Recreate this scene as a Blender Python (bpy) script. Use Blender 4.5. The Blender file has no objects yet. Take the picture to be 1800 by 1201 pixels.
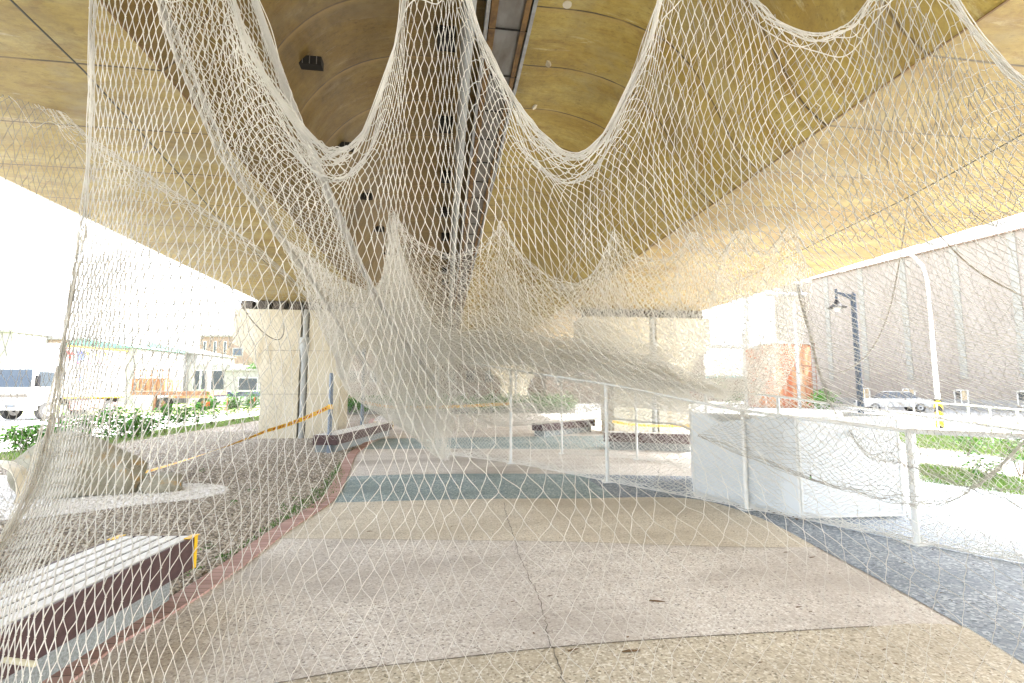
import bpy, bmesh, math, random
import numpy as np
from mathutils import Vector, Matrix

# ------------------------------------------------------------------ camera, sky, sun, exposure
sc = bpy.context.scene
COL = sc.collection
F_PX, W_PX, H_PX = 850.0, 1800.0, 1201.0
PITCH = math.atan(84.5 / F_PX)
YAW = math.atan(119 * math.cos(PITCH) / F_PX)
CAM = np.array([0.0, 0.0, 1.6])
cam_d = bpy.data.cameras.new("camera")
cam = bpy.data.objects.new("camera", cam_d)
COL.objects.link(cam)
cam.location = CAM
cam.rotation_euler = (math.pi / 2 + PITCH, 0, -YAW)
cam_d.sensor_width = 36
cam_d.lens = 36 * F_PX / W_PX
cam_d.clip_start = 0.05
cam_d.clip_end = 2000
sc.camera = cam

SUN_EL, SUN_AZ = math.radians(50), math.radians(80)      # azimuth clockwise from +Y
world = bpy.data.worlds.new("World"); sc.world = world
world.use_nodes = True
wn = world.node_tree
for n in list(wn.nodes): wn.nodes.remove(n)
sky = wn.nodes.new('ShaderNodeTexSky'); sky.sky_type = 'NISHITA'; sky.sun_disc = False
sky.sun_elevation = SUN_EL; sky.sun_rotation = SUN_AZ
sky.air_density = 1.0; sky.dust_density = 3.0; sky.ozone_density = 0.6
bg = wn.nodes.new('ShaderNodeBackground'); bg.inputs['Strength'].default_value = 0.15
wo = wn.nodes.new('ShaderNodeOutputWorld')
hsv = wn.nodes.new('ShaderNodeHueSaturation'); hsv.inputs['Saturation'].default_value = 0.35; hsv.inputs['Value'].default_value = 1.5
wn.links.new(sky.outputs[0], hsv.inputs['Color']); wn.links.new(hsv.outputs[0], bg.inputs[0]); wn.links.new(bg.outputs[0], wo.inputs[0])
sun_d = bpy.data.lights.new("sun", 'SUN'); sun_d.energy = 4.5; sun_d.angle = math.radians(0.5)
sun_d.color = (1.0, 0.965, 0.91)
sun = bpy.data.objects.new("sun", sun_d); COL.objects.link(sun)
sdir = Vector((math.sin(SUN_AZ) * math.cos(SUN_EL), math.cos(SUN_AZ) * math.cos(SUN_EL), math.sin(SUN_EL)))
sun.rotation_euler = sdir.to_track_quat('Z', 'Y').to_euler()
sun.location = sdir * 60
sc.view_settings.view_transform = 'Standard'
sc.view_settings.look = 'None'
sc.view_settings.exposure = 2.6
sc.view_settings.gamma = 1.0
sc.render.engine = 'CYCLES'
sc.cycles.max_bounces = 14
sc.cycles.diffuse_bounces = 12
sc.cycles.transmission_bounces = 10
sc.cycles.transparent_max_bounces = 16
sc.cycles.caustics_reflective = False
sc.cycles.caustics_refractive = False

rng = np.random.default_rng(7)
random.seed(7)

# ------------------------------------------------------------------ measuring helpers
def ray(px, py):
    x = (px - 900.0) / F_PX; y = -(py - 600.5) / F_PX
    fw = math.cos(PITCH) - math.sin(PITCH) * y
    up = math.sin(PITCH) + math.cos(PITCH) * y
    return np.array([x * math.cos(YAW) + fw * math.sin(YAW), -x * math.sin(YAW) + fw * math.cos(YAW), up]), fw
def P(px, py, D):
    r, fw = ray(px, py); return CAM + r * (D / fw)
def onZ(px, py, z=0.0):
    r, _ = ray(px, py); return CAM + r * ((z - 1.6) / r[2])
def onY(px, py, Y):
    r, _ = ray(px, py); return CAM + r * (Y / r[1])
def dist(p): return p[0] * math.sin(YAW) + p[1] * math.cos(YAW)
def groundD(px, D):
    p = P(px, 700, D); return np.array([p[0], p[1], 0.0])

# ------------------------------------------------------------------ materials
def mat(name, color, rough=0.8, metal=0.0, c2=None, scale=5.0, stretch=(1, 1, 1), lo=0.35, hi=0.65, bump=0.0, bscale=None,
        spots=None, detail=6.0, spec=0.3, alpha=None):
    m = bpy.data.materials.new(name); m.use_nodes = True
    nt = m.node_tree; b = nt.nodes['Principled BSDF']
    b.inputs['Base Color'].default_value = (*color, 1)
    b.inputs['Roughness'].default_value = rough
    b.inputs['Metallic'].default_value = metal
    b.inputs['Specular IOR Level'].default_value = spec
    tc = nt.nodes.new('ShaderNodeTexCoord')
    mp = nt.nodes.new('ShaderNodeMapping'); mp.inputs['Scale'].default_value = stretch
    nt.links.new(tc.outputs['Object'], mp.inputs['Vector'])
    col = None
    if c2 is not None:
        nz = nt.nodes.new('ShaderNodeTexNoise'); nz.inputs['Scale'].default_value = scale; nz.inputs['Detail'].default_value = detail
        nz.inputs['Roughness'].default_value = 0.6
        nt.links.new(mp.outputs[0], nz.inputs['Vector'])
        cr = nt.nodes.new('ShaderNodeValToRGB')
        cr.color_ramp.elements[0].position = lo; cr.color_ramp.elements[0].color = (*color, 1)
        cr.color_ramp.elements[1].position = hi; cr.color_ramp.elements[1].color = (*c2, 1)
        nt.links.new(nz.outputs['Fac'], cr.inputs[0]); col = cr.outputs[0]
    if spots is not None:      # (colour, scale, threshold_lo, threshold_hi)
        for (sc_, ss, s0, s1) in spots:
            n2 = nt.nodes.new('ShaderNodeTexNoise'); n2.inputs['Scale'].default_value = ss; n2.inputs['Detail'].default_value = 4
            nt.links.new(mp.outputs[0], n2.inputs['Vector'])
            mr = nt.nodes.new('ShaderNodeMapRange'); mr.inputs[1].default_value = s0; mr.inputs[2].default_value = s1
            nt.links.new(n2.outputs['Fac'], mr.inputs[0])
            mx = nt.nodes.new('ShaderNodeMix'); mx.data_type = 'RGBA'
            nt.links.new(mr.outputs[0], mx.inputs[0])
            if col is None: mx.inputs[6].default_value = (*color, 1)
            else: nt.links.new(col, mx.inputs[6])
            mx.inputs[7].default_value = (*sc_, 1); col = mx.outputs[2]
    if col is not None: nt.links.new(col, b.inputs['Base Color'])
    if bump:
        n3 = nt.nodes.new('ShaderNodeTexNoise'); n3.inputs['Scale'].default_value = bscale or scale * 4; n3.inputs['Detail'].default_value = 5
        nt.links.new(mp.outputs[0], n3.inputs['Vector'])
        bp = nt.nodes.new('ShaderNodeBump'); bp.inputs['Strength'].default_value = bump; bp.inputs['Distance'].default_value = 0.02
        nt.links.new(n3.outputs['Fac'], bp.inputs['Height']); nt.links.new(bp.outputs[0], b.inputs['Normal'])
    return m

def concrete_soffit(name='soffit_concrete', k=(1, 1, 1), dk=0.7, rs=0.54):
    """board-marked tan concrete, streaked across the bridge, with panel joints every 1.18 m along it"""
    m = bpy.data.materials.new(name); m.use_nodes = True
    nt = m.node_tree; b = nt.nodes['Principled BSDF']; b.inputs['Roughness'].default_value = 0.55
    b.inputs['Specular IOR Level'].default_value = 0.35
    N = nt.nodes.new; L = nt.links.new
    tc = N('ShaderNodeTexCoord')
    def noise(scale, st, detail=6, rough=0.6, dist_=0.0):
        mp = N('ShaderNodeMapping'); mp.inputs['Scale'].default_value = st; L(tc.outputs['Object'], mp.inputs[0])
        n = N('ShaderNodeTexNoise'); n.inputs['Scale'].default_value = scale; n.inputs['Detail'].default_value = detail
        n.inputs['Roughness'].default_value = rough; n.inputs['Distortion'].default_value = dist_
        L(mp.outputs[0], n.inputs['Vector']); return n.outputs['Fac']
    def ramp(src, stops):
        cr = N('ShaderNodeValToRGB'); e = cr.color_ramp.elements
        e[0].position, e[0].color = stops[0][0], (*stops[0][1], 1)
        e[1].position, e[1].color = stops[-1][0], (*stops[-1][1], 1)
        for p_, c_ in stops[1:-1]:
            x = e.new(p_); x.color = (*c_, 1)
        L(src, cr.inputs[0]); return cr.outputs[0]
    def mixc(fac, a, bcol, mode='MIX'):
        mx = N('ShaderNodeMix'); mx.data_type = 'RGBA'; mx.blend_type = mode
        if isinstance(fac, float): mx.inputs[0].default_value = fac
        else: L(fac, mx.inputs[0])
        L(a, mx.inputs[6])
        if isinstance(bcol, tuple): mx.inputs[7].default_value = (*bcol, 1)
        else: L(bcol, mx.inputs[7])
        return mx.outputs[2]
    def rng_(src, a, c, x=0.0, y=1.0):
        mr = N('ShaderNodeMapRange'); mr.inputs[1].default_value = a; mr.inputs[2].default_value = c
        mr.inputs[3].default_value = x; mr.inputs[4].default_value = y; L(src, mr.inputs[0]); return mr.outputs[0]
    base = ramp(noise(1.0, (0.55, 2.2, 0.8), 8), [(0.3, (0.34, 0.24, 0.065)), (0.5, (0.44, 0.335, 0.105)), (0.7, (0.51, 0.425, 0.19))])
    streak = noise(2.4, (0.8, 3.6, 0.9), 10, 0.78, 0.1)
    c = mixc(rng_(streak, 0.56, 0.70, 0, 0.75), base, (0.36, 0.24, 0.08))
    pale = noise(1.7, (0.6, 4.0, 0.7), 9, 0.75, .5)
    c = mixc(rng_(pale, 0.58, 0.64, 0, 0.6), c, (0.66, 0.60, 0.44))
    rusty = noise(1.3, (0.8, 2.4, 0.8), 9, 0.75, 0.4)
    c = mixc(rng_(rusty, rs, rs + 0.08, 0, 0.6), c, (0.30, 0.19, 0.06))
    dark = noise(0.55, (1.0, 1.2, 1.0), 8, 0.7)
    c = mixc(rng_(dark, 0.50, 0.70, 0, dk), c, (0.22, 0.17, 0.085))
    grit = noise(26.0, (0.5, 1.0, 1.0), 3)
    c = mixc(rng_(grit, 0.60, 0.70, 0, 0.5), c, (0.17, 0.12, 0.05))
    gr2 = noise(9.0, (0.8, 1.4, 1.0), 8, 0.8)
    c = mixc(rng_(gr2, 0.45, 0.68, 0, 0.6), c, (0.22, 0.155, 0.06))
    gy = noise(0.7, (1, 1.6, 1), 9, 0.7)
    c = mixc(rng_(gy, 0.50, 0.66, 0, 0.45), c, (0.42, 0.39, 0.30))
    wet = noise(0.35, (2.2, 0.9, 1), 9, 0.72)
    c = mixc(rng_(wet, 0.56, 0.66, 0, 0.5), c, (0.17, 0.13, 0.07))
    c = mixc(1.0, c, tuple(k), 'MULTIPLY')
    # panel joints across the bridge
    sp = N('ShaderNodeSeparateXYZ'); L(tc.outputs['Object'], sp.inputs[0])
    wob = N('ShaderNodeMath'); wob.operation = 'MULTIPLY_ADD'; L(noise(0.8, (1, 1, 1), 2), wob.inputs[0]); wob.inputs[1].default_value = 0.05; L(sp.outputs['Y'], wob.inputs[2])
    dv = N('ShaderNodeMath'); dv.operation = 'DIVIDE'; L(wob.outputs[0], dv.inputs[0]); dv.inputs[1].default_value = 1.18
    fr = N('ShaderNodeMath'); fr.operation = 'FRACT'; L(dv.outputs[0], fr.inputs[0])
    jl = rng_(fr.outputs[0], 0.014, 0.026, 1.0, 0.0)
    soft = rng_(fr.outputs[0], 0.0, 0.10, 0.40, 0.0)
    c = mixc(soft, c, (0.40, 0.27, 0.11))
    jm = N('ShaderNodeMath'); jm.operation = 'MULTIPLY'; L(jl, jm.inputs[0]); L(rng_(noise(2.0, (1, 1, 1), 3), 0.3, 0.55, 0.45, 1.0), jm.inputs[1])
    c = mixc(jm.outputs[0], c, (0.07, 0.05, 0.03))
    L(c, b.inputs['Base Color'])
    bp = N('ShaderNodeBump'); bp.inputs['Strength'].default_value = 0.5; bp.inputs['Distance'].default_value = 0.02
    L(streak, bp.inputs['Height']); L(bp.outputs[0], b.inputs['Normal'])
    return m

M = {}
M['soffit'] = concrete_soffit()
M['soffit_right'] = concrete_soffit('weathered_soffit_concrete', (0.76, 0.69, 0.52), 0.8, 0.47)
M['vault_dark'] = concrete_soffit('stained_shaded_vault', (0.40, 0.34, 0.26), 0.9)  # stains plus shade of the left half, both put into the colour
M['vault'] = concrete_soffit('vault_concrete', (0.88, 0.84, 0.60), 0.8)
M['pier'] = mat('pier_concrete', (0.62, 0.575, 0.465), 0.85, c2=(0.53, 0.475, 0.355), scale=1.3, stretch=(2.5, 2.5, 0.5), bump=0.15, bscale=20,
                spots=[((0.36, 0.28, 0.16), 1.1, 0.58, 0.78)])
M['dark'] = mat('dark_void', (0.02, 0.018, 0.015), 0.9)
M['bearing'] = mat('bearing_rubber', (0.06, 0.055, 0.05), 0.8, c2=(0.14, 0.12, 0.10), scale=6)
M['galv'] = mat('galvanised_steel', (0.42, 0.43, 0.44), 0.45, 0.6, c2=(0.30, 0.30, 0.30), scale=8, bump=0.05)
M['gutter'] = mat('gutter_steel', (0.22, 0.215, 0.20), 0.6, 0.3, c2=(0.12, 0.10, 0.08), scale=3, stretch=(1, .4, 1))
M['rust_strip'] = mat('rusty_edge_strip', (0.22, 0.13, 0.05), 0.8, c2=(0.10, 0.06, 0.03), scale=6)
M['pvc'] = mat('grey_pvc', (0.40, 0.42, 0.42), 0.5, c2=(0.32, 0.33, 0.32), scale=3)
M['blue_steel'] = mat('blue_grey_steel', (0.16, 0.20, 0.26), 0.5, 0.3, c2=(0.22, 0.26, 0.31), scale=6)
M['white_paint'] = mat('white_frame_paint', (0.78, 0.80, 0.80), 0.4, c2=(0.66, 0.66, 0.63), scale=7, lo=.5, hi=.75)
M['white_board'] = mat('white_board', (0.70, 0.74, 0.775), 0.35, c2=(0.65, 0.69, 0.72), scale=0.7, stretch=(1, 1, 2), lo=.4, hi=.7,
                       spots=[((0.55, 0.56, 0.54), 3.0, 0.72, 0.85)])
M['net'] = mat('net_cord', (0.68, 0.67, 0.635), 0.9, c2=(0.86, 0.85, 0.81), scale=3, lo=.4, hi=.6, spec=0.1)
M['net_white'] = mat('white_net_cord', (0.82, 0.82, 0.80), 0.85, c2=(0.74, 0.73, 0.70), scale=3, spec=0.1)
M['net_grey'] = mat('backlit_net_cord', (0.36, 0.345, 0.31), 0.9, c2=(0.50, 0.48, 0.43), scale=3, lo=.4, hi=.6, spec=0.1)  # same beige cord, its backlit dimness put into a darker colour
M['net_far'] = mat('far_net_cord', (0.90, 0.885, 0.84), 0.9, c2=(0.94, 0.93, 0.90), scale=2, lo=.4, hi=.6, spec=0.1)  # same cord, extra brightness put into the colour against shade of dense layers
for k_ in ('net', 'net_white', 'net_far'):
    nt = M[k_].node_tree; bs = nt.nodes['Principled BSDF']; tl = nt.nodes.new('ShaderNodeBsdfTranslucent'); tl.inputs[0].default_value = (0.93, 0.92, 0.88, 1)
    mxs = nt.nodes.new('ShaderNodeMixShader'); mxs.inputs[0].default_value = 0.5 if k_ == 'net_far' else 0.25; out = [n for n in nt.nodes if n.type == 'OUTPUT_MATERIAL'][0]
    nt.links.new(bs.outputs[0], mxs.inputs[1]); nt.links.new(tl.outputs[0], mxs.inputs[2]); nt.links.new(mxs.outputs[0], out.inputs[0])
M['rope'] = mat('grey_rope', (0.30, 0.28, 0.25), 0.9, c2=(0.42, 0.39, 0.34), scale=40)
M['wire'] = mat('steel_wire', (0.09, 0.09, 0.08), 0.5, 0.5)
M['tape'] = mat('yellow_tape', (0.85, 0.50, 0.02), 0.45)
M['tape_ink'] = mat('tape_red_print', (0.55, 0.08, 0.02), 0.5)
M['slat'] = mat('pale_bench_slat', (0.82, 0.82, 0.81), 0.45, c2=(0.70, 0.70, 0.69), scale=2.5, stretch=(8, 1, 4), bump=0.05)
M['bench_side'] = mat('plum_brown_board', (0.060, 0.034, 0.036), 0.45, c2=(0.10, 0.06, 0.06), scale=4, stretch=(3, 1, 6))
M['bench_base'] = mat('bench_base_terrazzo', (0.34, 0.37, 0.37), 0.8, c2=(0.20, 0.22, 0.22), scale=70, detail=2, bump=0.2)
M['yellow_plastic'] = mat('yellow_corner_guard', (0.80, 0.50, 0.02), 0.4)
M['boulder'] = mat('boulder_stone', (0.24, 0.225, 0.17), 0.9, c2=(0.36, 0.345, 0.275), scale=2.2, bump=0.6, bscale=9,
                   spots=[((0.40, 0.24, 0.07), 1.6, 0.58, 0.72), ((0.16, 0.13, 0.08), 7, 0.62, 0.75)])
M['cream_band'] = mat('cream_band', (0.74, 0.66, 0.50), 0.6, c2=(0.80, 0.75, 0.64), scale=4)
M['bamboo'] = mat('bamboo', (0.62, 0.58, 0.42), 0.5)
M['leaf'] = mat('leaf_green', (0.045, 0.17, 0.02), 0.8, c2=(0.08, 0.24, 0.03), scale=6, lo=.4, hi=.6)
M['leaf2'] = mat('leaf_lime', (0.09, 0.22, 0.03), 0.8, c2=(0.05, 0.14, 0.02), scale=7, lo=.4, hi=.6)
M['stem'] = mat('stem_brown', (0.10, 0.07, 0.04), 0.9)
M['flower'] = mat('orange_bloom', (0.75, 0.16, 0.05), 0.6)
M['grass'] = mat('grass_blade', (0.12, 0.24, 0.04), 0.7, c2=(0.22, 0.30, 0.08), scale=2)
M['debris'] = mat('dry_debris', (0.10, 0.065, 0.035), 0.9, c2=(0.20, 0.13, 0.07), scale=12)
M['black'] = mat('black_paint', (0.006, 0.006, 0.008), 0.75)
M['lamp_blue'] = mat('dark_blue_pole', (0.030, 0.042, 0.062), 0.6, 0.0)
M['glass'] = mat('vehicle_glass', (0.04, 0.06, 0.09), 0.08, spec=0.8)
M['truck_white'] = mat('truck_white', (0.46, 0.46, 0.46), 0.35, c2=(0.40, 0.40, 0.40), scale=1.5)
M['tyre'] = mat('tyre', (0.05, 0.05, 0.05), 0.9)
M['pink_guard'] = mat('faded_red_guard', (0.60, 0.30, 0.27), 0.6)
M['rust'] = mat('rusty_steel', (0.32, 0.10, 0.045), 0.85, c2=(0.42, 0.26, 0.15), scale=0.5, stretch=(3, 3, 0.6), lo=.42, hi=.58,
                spots=[((0.16, 0.045, 0.02), 1.0, 0.58, 0.70), ((0.50, 0.44, 0.36), 0.6, 0.56, 0.66)])
M['rust_dark'] = mat('rusty_frame', (0.20, 0.09, 0.06), 0.9, c2=(0.32, 0.18, 0.12), scale=2)
M['ware_wall'] = None
M['window_frame'] = mat('window_frame_white', (0.75, 0.75, 0.72), 0.5)
M['window_dark'] = mat('window_glass_dark', (0.04, 0.05, 0.06), 0.1, spec=0.7)
M['window_tan'] = mat('window_tan_blind', (0.55, 0.45, 0.30), 0.7)
M['fibre'] = mat('translucent_panel_strip', (0.31, 0.305, 0.275), 0.7, c2=(0.285, 0.28, 0.255), scale=1)
M['plaster'] = mat('pale_plaster', (0.33, 0.325, 0.31), 0.9, c2=(0.28, 0.275, 0.26), scale=1)
M['plaster_warm'] = mat('warm_plaster', (0.30, 0.225, 0.18), 0.9, c2=(0.25, 0.19, 0.15), scale=1)
M['green_roof'] = mat('green_roof_sheet', (0.16, 0.36, 0.28), 0.6)
M['teal_roof'] = mat('teal_roof_sheet', (0.15, 0.42, 0.45), 0.6)
M['hazard'] = mat('hazard_yellow', (0.80, 0.52, 0.03), 0.5)
M['brick'] = None

def ground_mat(name, c1, c2, sp=None, scale=90, big=None, bigf=0.35, puddle=None):
    m = bpy.data.materials.new(name); m.use_nodes = True
    nt = m.node_tree; b = nt.nodes['Principled BSDF']; b.inputs['Roughness'].default_value = 0.75
    b.inputs['Specular IOR Level'].default_value = 0.25
    N = nt.nodes.new; L = nt.links.new
    tc = N('ShaderNodeTexCoord')
    v = N('ShaderNodeTexVoronoi'); v.inputs['Scale'].default_value = scale; L(tc.outputs['Object'], v.inputs['Vector'])
    sp_ = N('ShaderNodeSeparateColor'); L(v.outputs['Color'], sp_.inputs[0])
    cr = N('ShaderNodeValToRGB'); e = cr.color_ramp.elements
    e[0].position = 0.1; e[0].color = (*c1, 1); e[1].position = 0.8; e[1].color = (*c2, 1)
    if sp is not None:
        x = e.new(0.93); x.color = (*sp, 1)
        x = e.new(0.0); x.color = tuple(0.45 * k for k in c1) + (1,)
    L(sp_.outputs[0], cr.inputs[0])
    col = cr.outputs[0]
    if big is not None:
        for s_, lo_, hi_, f_ in ((0.55, 0.42, 0.66, bigf), (3.0, 0.50, 0.75, bigf * 0.6)):
            mp = N('ShaderNodeMapping'); mp.inputs['Scale'].default_value = (0.7, 1.5, 1); L(tc.outputs['Object'], mp.inputs[0])
            n = N('ShaderNodeTexNoise'); n.inputs['Scale'].default_value = s_; n.inputs['Detail'].default_value = 7; L(mp.outputs[0], n.inputs['Vector'])
            mr = N('ShaderNodeMapRange'); mr.inputs[1].default_value = lo_; mr.inputs[2].default_value = hi_; mr.inputs[4].default_value = f_
            L(n.outputs['Fac'], mr.inputs[0])
            mx = N('ShaderNodeMix'); mx.data_type = 'RGBA'; L(mr.outputs[0], mx.inputs[0]); L(col, mx.inputs[6]); mx.inputs[7].default_value = (*big, 1)
            col = mx.outputs[2]
    L(col, b.inputs['Base Color'])
    bp = N('ShaderNodeBump'); bp.inputs['Strength'].default_value = 0.35; bp.inputs['Distance'].default_value = 0.006
    L(v.outputs['Distance'], bp.inputs['Height']); L(bp.outputs[0], b.inputs['Normal'])
    return m
M['pink_agg'] = ground_mat('pink_washed_aggregate', (0.56, 0.52, 0.485), (0.78, 0.75, 0.71), (0.87, 0.86, 0.84), 75, (0.40, 0.365, 0.335), 0.7)
M['tan_agg'] = ground_mat('tan_washed_aggregate', (0.47, 0.42, 0.33), (0.66, 0.61, 0.50), (0.80, 0.77, 0.70), 75, (0.36, 0.32, 0.25), 0.5)
M['cream_agg'] = ground_mat('cream_washed_aggregate', (0.60, 0.55, 0.46), (0.77, 0.72, 0.62), (0.85, 0.82, 0.75), 90, (0.40, 0.35, 0.27), 0.5)
M['teal_agg'] = ground_mat('teal_washed_aggregate', (0.23, 0.31, 0.33), (0.43, 0.52, 0.545), (0.66, 0.74, 0.76), 55, (0.18, 0.24, 0.24), 0.6)
M['blue_agg'] = ground_mat('blue_grey_washed_aggregate', (0.20, 0.235, 0.28), (0.37, 0.415, 0.475), (0.58, 0.63, 0.69), 50, (0.15, 0.19, 0.24), 0.5)
M['gravel'] = ground_mat('brown_gravel', (0.176, 0.142, 0.108), (0.432, 0.365, 0.290), (0.675, 0.621, 0.540), 24, (0.176, 0.135, 0.095), 0.5)
M['white_gravel'] = ground_mat('white_pebbles_bed', (0.40, 0.38, 0.35), (0.74, 0.72, 0.69), (0.85, 0.84, 0.82), 26)
M['lot'] = ground_mat('pale_concrete_lot', (0.50, 0.49, 0.46), (0.56, 0.55, 0.52), None, 8, (0.42, 0.40, 0.36), 0.4)
M['soil'] = ground_mat('dry_soil', (0.20, 0.16, 0.11), (0.34, 0.28, 0.20), None, 20, (0.15, 0.2, 0.07), 0.5)
M['field'] = ground_mat('grassy_field', (0.16, 0.22, 0.08), (0.28, 0.33, 0.14), None, 12, (0.34, 0.31, 0.20), 0.6)
M['joint'] = mat('dark_joint', (0.12, 0.11, 0.09), 0.9, c2=(0.30, 0.27, 0.23), scale=9)

def brick_mat():
    m = bpy.data.materials.new('brick_edging'); m.use_nodes = True
    nt = m.node_tree; b = nt.nodes['Principled BSDF']; b.inputs['Roughness'].default_value = 0.85
    N = nt.nodes.new; L = nt.links.new
    tc = N('ShaderNodeTexCoord'); sp = N('ShaderNodeSeparateXYZ'); L(tc.outputs['UV'], sp.inputs[0])
    mu = N('ShaderNodeMath'); mu.operation = 'DIVIDE'; L(sp.outputs[0], mu.inputs[0]); mu.inputs[1].default_value = 0.085
    fl = N('ShaderNodeMath'); fl.operation = 'FLOOR'; L(mu.outputs[0], fl.inputs[0])
    wn_ = N('ShaderNodeTexWhiteNoise'); wn_.noise_dimensions = '1D'; L(fl.outputs[0], wn_.inputs['W'])
    cr = N('ShaderNodeValToRGB'); e = cr.color_ramp.elements
    e[0].color = (0.38, 0.23, 0.20, 1); e[1].color = (0.56, 0.38, 0.34, 1); L(wn_.outputs['Value'], cr.inputs[0])
    fr = N('ShaderNodeMath'); fr.operation = 'FRACT'; L(mu.outputs[0], fr.inputs[0])
    mr = N('ShaderNodeMapRange'); mr.inputs[1].default_value = 0.07; mr.inputs[2].default_value = 0.12; mr.inputs[3].default_value = 1; mr.inputs[4].default_value = 0
    L(fr.outputs[0], mr.inputs[0])
    mx = N('ShaderNodeMix'); mx.data_type = 'RGBA'; L(mr.outputs[0], mx.inputs[0]); L(cr.outputs[0], mx.inputs[6]); mx.inputs[7].default_value = (0.20, 0.14, 0.12, 1)
    L(mx.outputs[2], b.inputs['Base Color'])
    return m
M['brick'] = brick_mat()

def corrugated(name, c1, c2):
    m = bpy.data.materials.new(name); m.use_nodes = True
    nt = m.node_tree; b = nt.nodes['Principled BSDF']; b.inputs['Roughness'].default_value = 0.55
    N = nt.nodes.new; L = nt.links.new
    tc = N('ShaderNodeTexCoord'); sp = N('ShaderNodeSeparateXYZ'); L(tc.outputs['Object'], sp.inputs[0])
    mu = N('ShaderNodeMath'); mu.operation = 'MULTIPLY'; L(sp.outputs[0], mu.inputs[0]); mu.inputs[1].default_value = 2 * math.pi / 0.33
    si = N('ShaderNodeMath'); si.operation = 'SINE'; L(mu.outputs[0], si.inputs[0])
    bp = N('ShaderNodeBump'); bp.inputs['Strength'].default_value = 0.5; bp.inputs['Distance'].default_value = 0.012
    L(si.outputs[0], bp.inputs['Height']); L(bp.outputs[0], b.inputs['Normal'])
    n = N('ShaderNodeTexNoise'); n.inputs['Scale'].default_value = 0.4; n.inputs['Detail'].default_value = 6
    mp = N('ShaderNodeMapping'); mp.inputs['Scale'].default_value = (1.5, 1, 0.3); L(tc.outputs['Object'], mp.inputs[0]); L(mp.outputs[0], n.inputs['Vector'])
    cr = N('ShaderNodeValToRGB'); e = cr.color_ramp.elements
    e[0].position = .35; e[1].position = .65; e[0].color = (*c1, 1); e[1].color = (*c2, 1); L(n.outputs['Fac'], cr.inputs[0])
    L(cr.outputs[0], b.inputs['Base Color'])
    return m
M['ware_wall'] = corrugated('corrugated_wall', (0.27, 0.235, 0.203), (0.31, 0.275, 0.242))

# ------------------------------------------------------------------ object helpers
def tag(o, label=None, cat=None, group=None, kind=None):
    if label: o['label'] = label
    if cat: o['category'] = cat
    if group: o['group'] = group
    if kind: o['kind'] = kind
    return o
def empty(name, loc=(0, 0, 0), rz=0.0, **kw):
    o = bpy.data.objects.new(name, None); COL.objects.link(o)
    o.location = loc; o.rotation_euler = (0, 0, rz); return tag(o, **kw)
def obj(name, me, m=None, parent=None, **kw):
    o = bpy.data.objects.new(name, me); COL.objects.link(o)
    if m is not None: me.materials.append(m)
    if parent is not None: o.parent = parent
    return tag(o, **kw)
def pydata(name, v, f, smooth=False):
    me = bpy.data.meshes.new(name); me.from_pydata([tuple(map(float, p)) for p in v], [], [tuple(int(i) for i in q) for q in f]); me.update()
    if smooth: me.shade_smooth()
    return me
def quads_np(name, V, Q, smooth=True):
    me = bpy.data.meshes.new(name)
    V = np.ascontiguousarray(V, dtype=np.float32).reshape(-1, 3); Q = np.ascontiguousarray(Q, dtype=np.int32).reshape(-1, 4)
    me.vertices.add(len(V)); me.vertices.foreach_set('co', V.ravel())
    me.loops.add(Q.size); me.loops.foreach_set('vertex_index', Q.ravel())
    me.polygons.add(len(Q)); me.polygons.foreach_set('loop_start', np.arange(0, Q.size, 4, dtype=np.int32))
    me.update(calc_edges=True)
    if smooth: me.shade_smooth()
    return me
def tris_np(name, V, T, smooth=False):
    me = bpy.data.meshes.new(name)
    V = np.ascontiguousarray(V, dtype=np.float32).reshape(-1, 3); T = np.ascontiguousarray(T, dtype=np.int32).reshape(-1, 3)
    me.vertices.add(len(V)); me.vertices.foreach_set('co', V.ravel())
    me.loops.add(T.size); me.loops.foreach_set('vertex_index', T.ravel())
    me.polygons.add(len(T)); me.polygons.foreach_set('loop_start', np.arange(0, T.size, 3, dtype=np.int32))
    me.update(calc_edges=True)
    if smooth: me.shade_smooth()
    return me

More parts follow.
